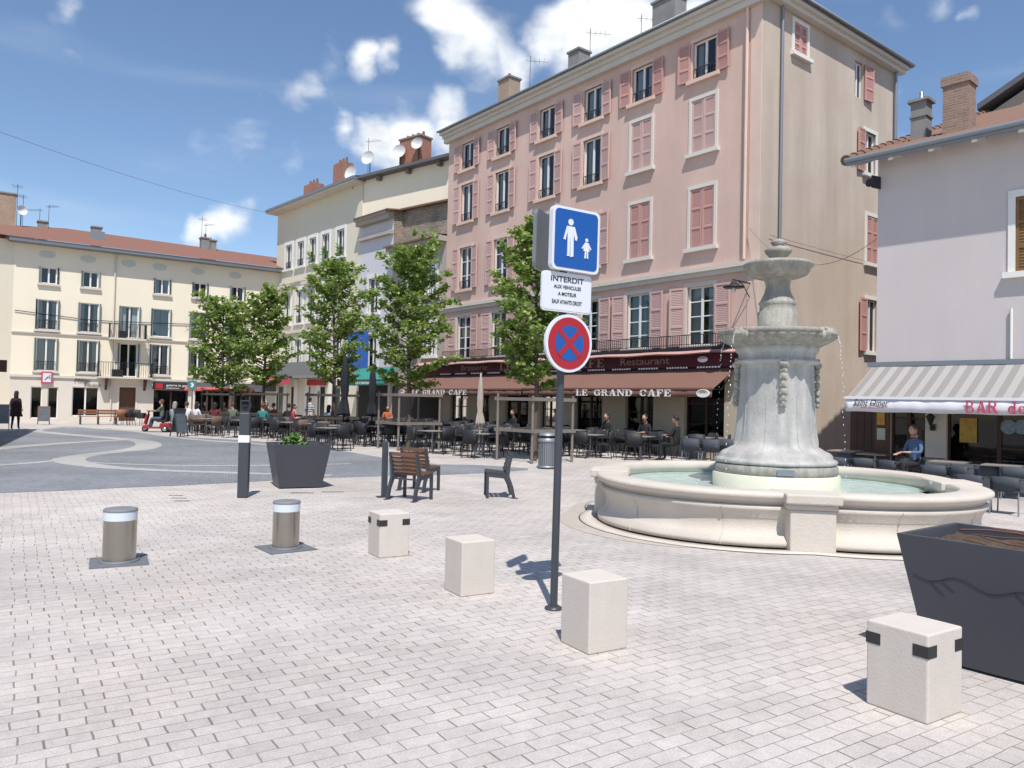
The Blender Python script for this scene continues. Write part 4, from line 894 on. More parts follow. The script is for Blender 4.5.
# notices beside the door
for (p0, p1, y0, y1, m_) in ((877, 884.5, 412, 425, 'poster_yellow'), (877, 885, 428, 440, 'paper')):
    a, zt = sx(p0, y0, .08); b, zb = sx(p1, y1, .08); MB().box(a, b, -.08, -.052, zb, zt).build('notice', m_, Sb)
a, zt = sx(960, 418, -.1); b, zb = sx(977, 443, -.1); MB().box(a, b, .08, .1, zb, zt).build('poster', 'poster_yellow', Sb)
for p in (1009, 1022): a, zz = sx(p, 427, -.1); MB().cyl(0, 0, -.01, .01, .16, n=20).build('window_disc', 'blue_disc', Sb, (a, .09, zz)).rotation_euler = (R(90), 0, 0)
a, zz = sx(931, 420, .15); ln = MB().box(a-.05, a+.05, -.06, 0, zz-.25, zz-.1).build('wall_lantern', 'iron', Sb); mb = MB(); mb.lathe([(.03, -.12), (.09, .05), (.11, .07), (.02, .16)], 8, Matrix.Translation((a, -.18, zz))); mb.tube([(a, -.03, zz-.18), (a, -.18, zz-.2), (a, -.18, zz-.12)], .014); mb.build('lantern_body', 'iron', ln)
# awning
zt = sx(880, 366, .05)[1]; AP = 1.55
ax0 = sx(846, 402, AP)[0]; zv = sx(900, 399, AP)[1]
MB().box(-.15, SL, -.16, 0, zt-.02, zt+.09).build('awning_box', 'zinc', Sb)
aw = awning(ax0, SL-.3, zt, zv, AP-.1, 'striped_canvas', .30, parent=Sb, off=.1, vm='valance_white', ripple=.015)
a, zz = sx(853.5, 409, AP+.03); b = sx(889, 402, AP+.03)[0]; text('lettering', 'Saint Omer', b-a, .15, 'letter_black', aw, (a, -AP-.045, zv-.17), shear=.4)
MB().tube([(a+.15, -AP-.045, zv-.2), (a+.5, -AP-.045, zv-.215), (b-.1, -AP-.045, zv-.19)], .006, 4).build('lettering_flourish', 'letter_red', aw)
a = sx(965.5, 402, AP+.03)[0]; b = sx(1028, 402, AP+.03)[0]; serif_text('lettering', 'BAR de', b-a, .25, 'letter_red', aw, (a, -AP-.046, zv-.275), T=.16)
# tiled roof: rows of canal tiles as real corrugation
E0 = -.5; OV = .62; pitch = math.tan(R(21.0)); zr0 = 7.88
nx = 150; ny = 34; vs = []; fs = []; depth = 14.2; Lr = SL+.75
for i in range(nx*4+1):
    x = E0+Lr*i/(nx*4)
    for j in range(ny+1):
        y = -OV+depth*j/ny; vs.append((x, y, zr0+(y+OV)*pitch+.045*abs(math.sin(math.pi*i/4/2.6*1.0))+ (.02 if j % 2 else 0)))
for i in range(nx*4):
    for j in range(ny): q = i*(ny+1)+j; fs.append((q, q+ny+1, q+ny+2, q+1))
rf = MB().add(vs, fs); rS = rf.build('roof', 'old_tile', Sb)
mb = MB()
for j in range(34):
    y = -OV-.03+j*.425; z = zr0+(y+OV)*pitch; X = Matrix.Translation((E0-.02, y, z+.02)) @ Matrix.Rotation(math.atan(pitch), 4, 'X') @ Matrix.Rotation(R(-90), 4, 'X')
    mb.lathe([(.135, 0), (.10, .46)], 10, X)
mb.build('verge_tiles', 'old_tile', rS)
mb = MB(); mb.box(E0, SL, -OV, 0, zr0-.12, zr0-.06); X = Matrix.Rotation(math.atan(pitch), 4, 'X'); mb = MB().box(E0+.02, SL, 0, 14.9, -.1, -.04, Matrix.Translation((0, -OV, zr0)) @ X); mb.build('roof_boards', 'old_timber', rS); MB().box(0, SL, .01, .2, SH-.05, zr0+OV*pitch-.005).build('wall_plate', 'old_timber', rS)
for k in range(11): MB().box(-.45+k*.9, -.34+k*.9, .03, 1.2, -.2, -.1, Matrix.Translation((0, -OV, zr0)) @ X).build('rafter', 'white_trim', rS)
mb = MB(); mb.tube([(E0-.03, -OV-.05, zr0-.01), (SL, -OV-.05, zr0-.01)], .065); mb.box(E0, SL, -OV-.03, -OV+.03, zr0-.13, zr0+.03); mb.build('gutter', 'zinc', rS)
def on_roof(px, py):
    # hit the roof plane z = zr0+(y+OV)*pitch in facade coordinates
    d = ray(px, py); dn = SF.n; o = Vector((0, 0, H)) - SF.o
    oy = -o.dot(dn); dy = -d.dot(dn); t = (zr0+(oy+OV)*pitch - H)/(d.z-dy*pitch); p = o+d*t; return p.dot(SF.x), -p.dot(dn)
x, y = on_roof(921, 140); 
c = MB().box(-.19, .19, -.19, .19, -1, .95).build('chimney', 'concrete', rS, (x, y, zr0+(y+OV)*pitch)); MB().box(-.26, .26, -.26, .26, .95, 1.02).build('chimney_cap', 'concrete', c); MB().box(-.22, .22, -.22, .22, .55, .60).build('chimney_band', 'concrete', c); MB().lathe([(.13, 1.02), (.05, 1.15), (.06, 1.22), (.001, 1.28)], 10).build('chimney_pot', 'chrome', c)
x, y = on_roof(959, 132)
c = MB().box(-.29, .29, -.26, .26, -1, 1.12).build('chimney', 'brown_brick', rS, (x, y, zr0+(y+OV)*pitch)); MB().box(-.33, .33, -.30, .30, 1.12, 1.32).build('chimney_cap', 'brown_brick', c)
mb = MB(); [mb.box(-.32+.09*i, -.27+.09*i, -.29, .29, 1.32, 1.37) for i in range(7)]; mb.build('chimney_crown', 'concrete', c)
a, zz = sx(884, 181, .35); fl_ = MB().lathe([(.06, 0), (.10, .07), (.10, .11)], 16, Matrix.Rotation(R(90), 4, 'X')).build('floodlight', 'iron', Sb, (.0, -.35, zz)); fl_.rotation_euler = (0, 0, R(-15)); MB().box(-.02, .02, .0, .3, -.1, .2).build('floodlight_bracket', 'iron', fl_)
pipe(Sb, [(sx(1012, 330)[0], -.05, zt+.1), (sx(1012, 330)[0], -.05, zt+1.2)], .03, 'white_trim')
# a higher roof behind it
NF = Frame(SF.w(0, 9.2), SF.x); n0, m0 = NF.hit(977, 104); n1, m1 = NF.hit(1026, 70)
NB = thing('rear_house', 'taller house whose dark roof edge rises behind the brick chimney of the bar building', 'house', NF.o, NF.a)
k_ = (m1-m0)/(n1-n0); xr = n0+9; zr_ = m0+k_*9
MB().add([(n0+.4, .3, 0), (xr, .3, 0), (xr, 8, 0), (n0+.4, 8, 0), (n0+.4, .3, m0-.25), (xr, .3, zr_-.4), (xr, 8, zr_-.4), (n0+.4, 8, m0-.25)], [(0, 1, 5, 4), (1, 2, 6, 5), (2, 3, 7, 6), (3, 0, 4, 7)]).build('wall', 'taupe_wall', NB)
MB().add([(n0, 0, m0), (xr, 0, zr_), (xr, 8.5, zr_), (n0, 8.5, m0), (n0, 0, m0-.2), (xr, 0, zr_-.2), (xr, 8.5, zr_-.2), (n0, 8.5, m0-.2)], [(0, 1, 2, 3), (4, 7, 6, 5), (0, 4, 5, 1), (0, 3, 7, 4)]).build('roof', 'roof_slate', NB)

# iron fence and plank gate between the pink building and the bar
fA = gp(812, 449); fB = gp(852, 450); fr = Frame((fA.x, fA.y), (fB.x-fA.x, fB.y-fA.y)); Lf = (fB-fA).length
fe = thing('iron_fence', 'dark iron railing fence in the passage between pink building and bar', 'fence', fr.o, fr.a)
MB().box(0, Lf, -.15, .15, 0, .25).build('base', 'concrete', fe); mb = MB()
for z in (.4, 1.2, 1.9): mb.box(0, Lf, -.02, .02, z, z+.05)
mb.build('rail', 'iron', fe); mb = MB(); nn = int(Lf/.12)
for i in range(nn+1): mb.box(Lf*i/nn-.012, Lf*i/nn+.012, -.012, .012, .25, 2.05)
mb.build('bars', 'iron', fe)
gt = thing('plank_gate', 'brown plank gate in the shaded passage left of the bar entrance', 'gate', SF.w(-1.7, 2.4), SF.a)
MB().box(0, 1.65, 0, .06, .05, 2.2).build('planks', 'brown_door', gt); mb = MB(); [mb.box(.0+i*.2, .19+i*.2, -.02, -.001, .08, 2.17) for i in range(8)]; mb.build('boards', 'dark_wood', gt); MB().box(1.2, 1.45, -.04, -.021, .9, 1.9).build('notice', 'paper', gt)
yw = thing('yard_wall', 'low shaded rendered wall closing the passage behind the iron railing fence', 'wall', fr.w(-1.5, 3.0), fr.a)
MB().box(0, 7, 0, .3, 0, 2.3).build('wall_body', 'taupe_wall', yw); MB().box(-.05, 7.05, -.05, .35, 2.3, 2.38).build('coping', 'concrete', yw)

# ================================================================== building just outside the left edge (it throws the dark corner of shade)
sa, sb_ = gp(0, 447), gp(38, 429); sdir = (sb_-sa).normalized(); LH = 9.0
p_end = sb_ - Vector((-.09, .996, 0))*LH/math.tan(R(SUN_EL)) - sdir*.3; p_st = p_end - sdir*16
LF = Frame((p_st.x, p_st.y), (sdir.x, sdir.y))
Lb = thing('edge_building', 'rendered building at the extreme left edge, showing little but its maroon projecting sign', 'building', LF.o, LF.a)
ops = [(x, x+1.0, z, z+1.7) for x in (1.5, 4.5, 7.5, 10.5, 13.5) for z in (3.4, 6.2)]
raw_build(wall_mb(16, 0, LH, ops), 'wall', 'pale_wall', Lb)
for (a, b, c, d) in ops: window(Lb, (a+b)/2, c, b-a, d-c, 'white_frame', 'white_trim', .15, True, 'teal_shutter', True, 0, 'curtain')
mb = MB(); mb.add([(0, 0, 0), (0, 8, 0), (0, 8, LH), (0, 0, LH)], [(0, 1, 2, 3)]); mb.add([(16, 0, 0), (16, 8, 0), (16, 8, LH), (16, 0, LH)], [(0, 1, 2, 3)]); mb.add([(0, 8, 0), (16, 8, 0), (16, 8, LH), (0, 8, LH)], [(0, 1, 2, 3)]); raw_build(mb, 'side_wall', 'pale_wall', Lb)
MB().box(-.2, 16.2, -.02, 8.2, LH-.15, LH).build('roof', 'terracotta', Lb)
u, z = LF.hit(4, 366, .9)
sg = MB().box(u-.05, u+.05, -1.0, -.1, z-.25, z+.25).build('projecting_sign', 'brown_door', Lb) if u < 40 else None

# ================================================================== FOUNTAIN
FC = Vector((4.07, 11.85, 0)); FD = Vector((-.17, -.985, 0)).normalized(); fa = math.atan2(FD.y, FD.x)   # local +x = the front pier
ft = thing('fountain', 'large old stone fountain with two bowls, weathered column and round basin of turquoise water', 'fountain', FC, fa)
def plan(a, k=0.0):
    """quatrefoil outline: four bulging lobes between piers at 0, 90, 180, 270 degrees"""
    f = ((a + math.pi/4) % (math.pi/2)) - math.pi/4      # angle from nearest pier
    g = math.pi/4 - abs(f)                                # angle from lobe axis
    return .80*math.cos(g) + math.sqrt(max(.01, 2.07**2 - (.80*math.sin(g))**2)) + k
def ring(prof, m_, name, n=192, close=True):
    vs = []; fs = []
    for (k, z) in prof:
        for i in range(n): a = 2*math.pi*i/n; r = plan(a, k); vs.append((r*math.cos(a), r*math.sin(a), z))
    P_ = len(prof); rng = range(P_ if close else P_-1)
    for j in rng:
        for i in range(n): q = (j+1) % P_; fs.append((j*n+i, j*n+(i+1) % n, q*n+(i+1) % n, q*n+i))
    return MB().add(vs, fs, None, True).build(name, m_, ft)
o = ring([(-.02, .02), (.03, .03), (.035, .09), (-.06, .16), (-.10, .26), (-.085, .36), (-.02, .46), (.0, .50), (-.03, .52), (-.33, .52), (-.33, .02)], 'basin_stone', 'basin_wall')
o = ring([(-.05, .522), (-.05, .56), (.03, .60), (.055, .63), (.05, .665), (.02, .685), (-.33, .685), (-.36, .67), (-.36, .522)], 'basin_stone', 'basin_rim')
o = ring([(-.334, .10), (-.336, .519)], 'basin_lining', 'basin_lining', close=False)
ring([(.06, .0), (.30, .0), (.30, .012), (.06, .012)], 'basin_stone', 'drain_kerb')
ring([(.30, .002), (.30, .006), (.318, .006), (.318, .002)], 'iron', 'drain_slot')
mb = MB(); n = 192; mb.add([(0, 0, .50)]+[(plan(2*math.pi*i/n, -.33)*math.cos(2*math.pi*i/n), plan(2*math.pi*i/n, -.33)*math.sin(2*math.pi*i/n), .50) for i in range(n)], [(0, i+1, (i+1) % n+1) for i in range(n)])
mb.build('water', 'water', ft)
for q in range(4):
    X = Matrix.Rotation(q*math.pi/2, 4, 'Z'); r0 = plan(0)
    mb = MB(); mb.prism([(r0-.3, -.34), (r0+.18, -.26), (r0+.18, .26), (r0-.3, .34)], .0, .50, 'xy', X)
    # the pier narrows slightly upward
    mb.build('basin_pier', 'basin_stone', ft, bevel=.015)
    mb = MB(); mb.prism([(r0-.34, -.42), (r0+.06, -.33), (r0+.25, -.32), (r0+.25, .32), (r0+.06, .33), (r0-.34, .42)], .57, .692, 'xy', X); mb.prism([(r0-.3, -.38), (r0+.19, -.28), (r0+.19, .28), (r0-.3, .38)], .50, .57, 'xy', X)
    mb.build('pier_cap', 'basin_stone', ft, bevel=.02)
    mb = MB(); mb.box(-.46+r0, -.325+r0, -.17, .17, .1, .50, X); mb.build('inner_pier', 'basin_lining', ft)
# joints in the basin wall: thin pale mortar lines
for aa in (22, 48, 68, -22, -48, -68, 112, 135, -112):
    a = R(aa); pts = [((plan(a, k)+.003)*math.cos(a), (plan(a, k)+.003)*math.sin(a), z) for k, z in ((.03, .03), (.035, .09), (-.06, .16), (-.10, .26), (-.085, .36), (-.02, .46), (.0, .50))]
    MB().tube(pts, .006, 5).build('mortar_joint', 'concrete' if aa % 2 else 'limestone', ft)
def col_mod(a, z, r):
    f = ((a+math.pi/4) % (math.pi/2)) - math.pi/4; t = min(1, abs(f)/.30); b = 1-(t*t*(3-2*t)); k = (1 if z < 2.40 else .3)*(1 if z > 1.15 else .25); r *= (.905 if 1.1 < z < 2.37 else (.94 if z <= 1.1 else 1))
    edge = math.exp(-((abs(f)-.40)/.05)**2)
    return r*(1 + .08*b*k - .03*k*(1-b)*(1 if .95 < z < 2.4 else .2) + .006*edge*k*(1 if 1.0 < z < 2.3 else 0))
prof = [(.98, .40), (.98, .62)]
MB().lathe([(.93, .40), (.93, .70), (.91, .72)], 64).build('plinth_block', 'basin_lining', ft)
MB().lathe([(.88, .72), (.895, .74), (.895, .84), (.86, .86)], 64).build('plinth', 'bowl_stone', ft)
cp = [(.89, .862), (.93, .875), (.945, .90), (.93, .93), (.885, .945), (.87, .955), (.865, 1.0), (.82, 1.04), (.74, 1.075), (.672, 1.13), (.645, 1.20), (.62, 1.32), (.602, 1.5), (.59, 1.7), (.58, 1.9), (.572, 2.1), (.567, 2.28), (.57, 2.36), (.60, 2.385), (.61, 2.41), (.60, 2.435), (.56, 2.45), (.555, 2.52), (.59, 2.56), (.61, 2.60), (.6, 2.64)]
MB().lathe(cp, 128, None, col_mod).build('column', 'fountain_stone', ft)
def scallop(n_, amp, z0, z1): return lambda a, z, r: r*(1+amp*abs(math.sin(a*n_/2))*(1 if z0 < z < z1 else 0))
bp = [(.52, 2.60), (.58, 2.63), (.68, 2.68), (.78, 2.74), (.84, 2.79), (.85, 2.815), (.87, 2.83), (.875, 2.875), (.84, 2.89), (.78, 2.87), (.6, 2.81), (.3, 2.80)]
MB().lathe(bp, 144, None, scallop(36, .05, 2.61, 2.80)).build('lower_bowl', 'bowl_stone', ft)
MB().lathe([(1e-4, 2.85), (.77, 2.85)], 48, cap=False).build('bowl_water', 'water', ft)
MB().lathe([(.29, 2.80), (.29, 3.18), (.265, 3.20), (.265, 3.29), (.285, 3.32), (.25, 3.36)], 48).build('upper_drum', 'bowl_stone', ft)
MB().lathe([(.25, 3.36), (.235, 3.38), (.19, 3.48), (.17, 3.58), (.185, 3.66), (.22, 3.70), (.30, 3.73)], 72, None, scallop(24, .05, 3.37, 3.7)).build('upper_stem', 'bowl_stone', ft)
MB().lathe([(.22, 3.69), (.34, 3.72), (.42, 3.75), (.465, 3.80), (.475, 3.86), (.51, 3.885), (.515, 3.92), (.48, 3.945), (.42, 3.95), (.12, 3.94)], 96, None, lambda a, z, r: r*(1+.018*abs(math.sin(a*24)) if z > 3.88 and r > .5 else 1)).build('upper_bowl', 'bowl_stone', ft)
MB().lathe([(.12, 3.94), (.14, 3.98), (.10, 4.0), (.13, 4.04), (.19, 4.10), (.205, 4.14), (.17, 4.18), (.09, 4.20), (.085, 4.23), (.12, 4.26), (.09, 4.30), (.001, 4.33)], 40).build('finial', 'bowl_stone', ft)
for q in range(4):
    a = q*math.pi/2; X = Matrix.Rotation(a, 4, 'Z') @ Matrix.Translation((-.045, 0, 0)); mb = MB(); random.seed(3)
    mb.box(.60, .66, -.075, .075, 2.32, 2.46, X); mb.ball((.66, 0, 2.36), .05, .07, .05, 10, X)
    for (z, w) in ((2.28, .055), (2.18, .065), (2.06, .05), (1.95, .06), (1.85, .045), (1.77, .035)):
        mb.ball((.635+(2.26-z)*.03, 0, z), .045, w, .058, 10, X)
        for s in (-1, 1): mb.ball((.64+(2.26-z)*.03, s*w*.6, z-.025), .03, .03, .035, 8, X)
    mb.build('carved_garland', 'bowl_stone', ft)
    for f_ in (.43,):
        for s in (-1, 1):
            pts = [(col_mod(s*f_, z, r)*math.cos(s*f_)+.002, col_mod(s*f_, z, r)*math.sin(s*f_), z) for r, z in cp[8:15]]
            MB().tube([Matrix.Rotation(a, 4, 'Z') @ Vector(p) for p in pts], .008, 5).build('panel_moulding', 'fountain_stone', ft)
    # lion head spouts on the diagonals
    X = Matrix.Rotation(a+math.pi/4, 4, 'Z'); mb = MB()
    mb.ball((.87, 0, 2.81), .10, .11, .085, 14, X); mb.ball((.955, 0, 2.795), .055, .06, .045, 12, X); mb.ball((.80, 0, 2.83), .12, .145, .08, 14, X)
    for s in (-1, 1): mb.ball((.88, s*.08, 2.87), .032, .028, .032, 8, X); mb.ball((.93, s*.038, 2.84), .02, .018, .018, 6, X); mb.ball((.85, s*.10, 2.78), .05, .035, .06, 8, X)
    mb.lathe([(.022, 0), (.018, .03)], 8, X @ Matrix.Translation((.995, 0, 2.78)) @ Matrix.Rotation(R(90), 4, 'Y'))
    if q == 1: mb.build('lion_head_spout', 'bowl_stone', ft); continue
    mb.build('lion_head_spout', 'bowl_stone', ft)
    mb = MB(); random.seed(20+q)
    for k in range(34):
        t = (k/34)*.70+random.uniform(-.006, .006); x = 1.02+.22*t; z = 2.77-4.9*t*t
        if z < .5: break
        if k < 7: continue
        mb.ball((x+random.uniform(-.012, .012), random.uniform(-.014, .014), z), .005+.004*random.random(), None, .008+.012*random.random(), 6, X)
    mb.tube([X @ Vector((1.01+.22*t, 0, 2.77-4.9*t*t)) for t in (0, .04, .08, .12, .15)], [.008, .007, .006, .005, .004], 6)
    mb.build('water_jet', 'droplet', ft)['kind'] = 'stuff'
MB().box(.90, .915, -.12, .12, .745, .83, Matrix.Rotation(0, 4, 'Z')).build('plaque', 'zinc', ft)
# damp patch on the paving at the left of the basin
mat('damp_stone', (.40, .345, .29), .5, var=.8, vscale=3.5, col2=(.52, .47, .42), fine=.3)
n = 72; vs = []; fs = []
for i in range(n):
    a = R(-112+ 85*i/(n-1)); w = .26*math.sin(math.pi*i/(n-1))**.6+.03; vs += [(plan(a, .31)*math.cos(a), plan(a, .31)*math.sin(a), .0035), ((plan(a, .33)+w)*math.cos(a), (plan(a, .33)+w)*math.sin(a), .0035)]
o = MB().add(vs, [(2*i, 2*i+1, 2*i+3, 2*i+2) for i in range(n-1)]).build('damp_paving', 'damp_stone'); o.location = FC; o.rotation_euler = (0, 0, fa); o.scale = (1, 1, 1); struct(o)

# ================================================================== street furniture in front
def stone_bollard(corner, side, h, ang, label, marks, name='stone_bollard'):
    c = gp(*corner); u = Vector((math.cos(ang), math.sin(ang), 0)); v = Vector((-u.y, u.x, 0))   # right face along u, left face along v
    t = thing(name, label, 'bollard', c + (u+v)*side/2, ang, 'square pale stone bollards in a line')
    a = side/2; MB().box(-a, a, -a, a, 0, h).build('block', 'limestone', t, bevel=.010)
    if marks:
        z0, z1, w, e = h-.13, h-.065, .085, .003
        for (sx_, sy_) in ((-1, -1), (1, -1), (-1, 1)):
            mb = MB(); x0, x1 = (-a-e, -a+w) if sx_ < 0 else (a-w, a+e); y0, y1 = (-a-e, -a+w) if sy_ < 0 else (a-w, a+e); mb.box(x0, x1, y0, y1, z0, z1); mb.build('reflector_strip', 'black_tape', t)
    return t
stone_bollard((379, 558.5), .345, .47, R(31), 'square stone bollard with black corner strips, farthest one, right of the steel bollards', True)
stone_bollard((461, 597.5), .335, .475, R(31), 'plain square stone bollard without black strips, left of the foot of the sign pole', False)
stone_bollard((588.5, 655.5), .335, .49, R(31), 'plain square stone bollard without strips standing just right of the foot of the sign pole', False)
stone_bollard((927.5, 725.5), .36, .485, R(33), 'nearest square stone bollard with black corner strips in front of the big dark planter', True)
def steel_bollard(px, py, r, h, rz, label):
    c = gp(px, py); t = thing('retractable_bollard', label, 'bollard', c, rz, 'retractable steel bollards')
    MB().box(-.265, .265, -.265, .265, 0, .012).build('base_plate', 'iron_plate', t)
    MB().lathe([(r+.035, .012), (r+.035, .03), (r+.005, .03)], 40).build('collar', 'iron_plate', t)
    MB().cyl(0, 0, .0125, h-.115, r, n=48).build('shaft', 'steel', t)
    MB().cyl(0, 0, h-.115, h-.03, r+.002, n=48).build('light_band', 'white_band', t)
    MB().lathe([(r+.004, h-.03), (r+.006, h-.02), (r, h-.004), (r-.02, h), (.001, h+.002)], 48).build('cap', 'grey_cap', t); return t
steel_bollard(119, 562, .155, .545, R(28), 'left of the two round brushed steel bollards with a pale band and grey cap')
steel_bollard(285.5, 548.5, .147, .54, R(38), 'right of the two round brushed steel bollards, in front of the small planter')
# column with lamp head and white band
c = gp(243, 497.5); t = thing('control_post', 'tall dark grey post with white band and round lamp, left of the small planter', 'post', c, R(8))
mb = MB(); mb.box(-.085, .085, -.085, .085, 0, 1.43); mb.build('post_body', 'post_metal', t, bevel=.02)
MB().box(-.088, .088, -.088, .088, .93, 1.05).build('white_band', 'bright_band', t)
mb = MB(); mb.lathe([(.001, -.05), (.085, -.05), (.085, .05), (.001, .05)], 24, Matrix.Translation((0, 0, 1.55)) @ Matrix.Rotation(R(90), 4, 'X')); mb.box(-.06, .06, -.04, .04, 1.42, 1.48); h_ = mb.build('lamp_head', 'post_metal', t)
MB().lathe([(.001, 0), (.055, 0), (.055, .012), (.001, .02)], 20, Matrix.Translation((0, -.05, 1.55)) @ Matrix.Rotation(R(90), 4, 'X')).build('lens', 'dark_inside', h_); MB().box(-.07, .07, -.1, -.05, 1.62, 1.635).build('visor', 'post_metal', h_)
c = gp(384, 497); t = thing('parking_post', 'short plain dark grey post beside the wooden seats', 'post', c, R(20)); MB().box(-.05, .05, -.04, .04, 0, .98).build('post_body', 'post_metal', t, bevel=.012); MB().box(-.13, .13, -.1, .1, 0, .012).build('foot_plate', 'post_metal', t)
MB().box(.052, .058, -.03, .03, .05, .95).build('pale_edge', 'bright_band', t)

# sign pole
c = gp(553.5, 609); sp = thing('sign_pole', 'tall grey sign pole carrying blue pedestrian sign, white text plate and round no stopping sign', 'sign', c, R(0))
lean = Matrix.Rotation(R(.5), 4, 'Y')
def L3(x, y, z): return tuple(lean @ Vector((x, y, z)))
mb = MB(); mb.tube([L3(0, 0, 0), L3(0, 0, 3.28)], .032, 16); mb.build('pole', 'post_metal', sp); MB().lathe([(.075, 0), (.075, .015), (.045, .03), (.036, .03)], 20).build('foot_ring', 'post_metal', sp)
def plate(name, cx_, cz_, w, h, yaw, m_, rim='sign_white', rimw=.028, r=.06, th=.02, y=-.055):
    """rounded plate in a local frame: x right, z up, facing -y"""
    root = MB(); pts = []
    for (sx_, sz_) in ((1, 1), (-1, 1), (-1, -1), (1, -1)):
        a0 = {(1, 1): 0, (-1, 1): 90, (-1, -1): 180, (1, -1): 270}[(sx_, sz_)]
        for k in range(7): a = R(a0+15*k); pts.append((sx_*(w/2-r)+r*math.cos(a), sz_*(h/2-r)+r*math.sin(a)))
    root.prism(pts, 0, th, 'xz'); o = root.build(name, rim, sp); o.matrix_local = lean @ Matrix.Translation((cx_, y, cz_)) @ Matrix.Rotation(yaw, 4, 'Z')
    k = 1-2*rimw/min(w, h); f = MB().prism([(a*(w-2*rimw)/w, b*(h-2*rimw)/h) for a, b in pts], -.003, -.0005, 'xz').build('face', m_, o)
    MB().prism([(a*.985, b*.985) for a, b in pts], th+.0005, th+.004, 'xz').build('back', 'sign_back', o); return o
yaw = R(33)
p1 = plate('pedestrian_sign', .095, 3.06, .49, .525, yaw, 'sign_blue', th=.05, rimw=.022, r=.045)
def fig(parent, x, z, s, skirt=False, name='pictogram'):
    mb = MB(); y0, y1 = -.006, -.0035; T = Matrix.Translation((x, 0, z)) @ Matrix.Diagonal((s, 1, s, 1)); i = [0]
    def P(pts): i[0] += 1; mb.prism(pts, y0-.0004*i[0], y1, 'xz', T)
    P([(.115*math.cos(R(a)), .87+.115*math.sin(R(a))) for a in range(0, 360, 20)])
    if not skirt:
        P([(-.17, .72), (.17, .72), (.13, .34), (-.13, .34)]); P([(-.17, .72), (-.13, .60), (-.22, .22), (-.31, .24)]); P([(.17, .72), (.30, .36), (.27, .24), (.2, .26), (.10, .56)]); P([(-.13, .35), (-.01, .35), (-.03, -.27), (-.02, -.33), (-.15, -.33), (-.13, -.27)]); P([(.0, .35), (.13, .35), (.14, -.33), (.0, -.36)])
    else:
        P([(-.12, .72), (.12, .72), (.24, .18), (-.24, .18)]); P([(-.12, .72), (-.07, .6), (-.3, .28), (-.38, .34)]); P([(.12, .72), (.38, .34), (.3, .28), (.07, .6)]); P([(-.12, .2), (-.02, .2), (-.04, -.25), (-.16, -.28)]); P([(.02, .2), (.12, .2), (.14, -.28), (.03, -.25)])
    return mb.build(name, 'sign_white', parent)
fig(p1, -.065, -.065, .235); fig(p1, .105, -.105, .135, True)
p1b = plate('rear_sign', -.17, 3.07, .50, .50, R(247), 'sign_blue', rim='sign_back', th=.03, y=.16)
p2 = plate('text_plate', .03, 2.62, .51, .325, yaw, 'sign_white', rimw=.012, r=.035)
for (s_, w, h, z) in (('INTERDIT', .34, .044, .085), ('AUX VEHICULES', .28, .030, .028), ('A MOTEUR', .19, .030, -.030), ('SAUF AYANTS DROIT', .31, .034, -.098)):
    text('lettering', s_, w, h, 'sign_text', p2, (-w/2, -.005, z), bold=.012, depth=.002)
def disc(r, y0, y1, m_, name, parent, n=48): return MB().prism([(r*math.cos(2*math.pi*k/n), r*math.sin(2*math.pi*k/n)) for k in range(n)], y0, y1, 'xz').build(name, m_, parent)
p3 = disc(.24, 0, .025, 'sign_white', 'no_stopping_sign', sp); p3.matrix_local = lean @ Matrix.Translation((.06, -.06, 2.20)) @ Matrix.Rotation(yaw, 4, 'Z')
disc(.215, -.003, -.0005, 'sign_red', 'red_ring', p3); disc(.145, -.0055, -.0035, 'sign_blue', 'blue_field', p3); disc(.235, .0255, .029, 'sign_back', 'back', p3)
mb = MB()
for a in (45, -45): mb.box(-.147, .147, -.008 if a > 0 else -.0075, -.006, -.021, .021, Matrix.Rotation(R(a), 4, 'Y'))
mb.build('red_cross', 'sign_red', p3)
for z in (2.95, 3.17, 2.62, 2.2): MB().lathe([(.045, -.02), (.045, .02)], 16, lean @ Matrix.Translation((0, 0, z))).build('clamp', 'sign_back', sp)

# planters
def planter(loc, rz, w, d, h, tw, label, name='planter'):
    t = thing(name, label, 'planter', loc, rz); k = tw; a, b = w/2, d/2; a2, b2 = w/2*k, d/2*k; e = .035
    V = [(-a2, -b2, .02), (a2, -b2, .02), (a2, b2, .02), (-a2, b2, .02), (-a, -b, h), (a, -b, h), (a, b, h), (-a, b, h)]
    fs = [(3, 2, 1, 0), (0, 1, 5, 4), (1, 2, 6, 5), (2, 3, 7, 6), (3, 0, 4, 7)]
    V += [(-a+e, -b+e, h), (a-e, -b+e, h), (a-e, b-e, h), (-a+e, b-e, h), (-a+e+.02, -b+e+.02, h-.12), (a-e-.02, -b+e+.02, h-.12), (a-e-.02, b-e-.02, h-.12), (-a+e+.02, b-e-.02, h-.12)]
    for i in range(4): j = (i+1) % 4; fs += [(4+i, 4+j, 8+j, 8+i), (8+i, 8+j, 12+j, 12+i)]
    MB().add(V, fs).build('tub', 'planter_metal', t)
    n = 26; vs = []; random.seed(int(w*100))
    for i in range(n+1):
        for j in range(n+1): vs.append((-a+e+.012+(w-2*e-.024)*i/n, -b+e+.012+(d-2*e-.024)*j/n, h-.085+random.uniform(-.012, .03)))
    MB().add(vs, [(i*(n+1)+j, (i+1)*(n+1)+j, (i+1)*(n+1)+j+1, i*(n+1)+j+1) for i in range(n) for j in range(n)], None, True).build('soil', 'soil', t)
    return t
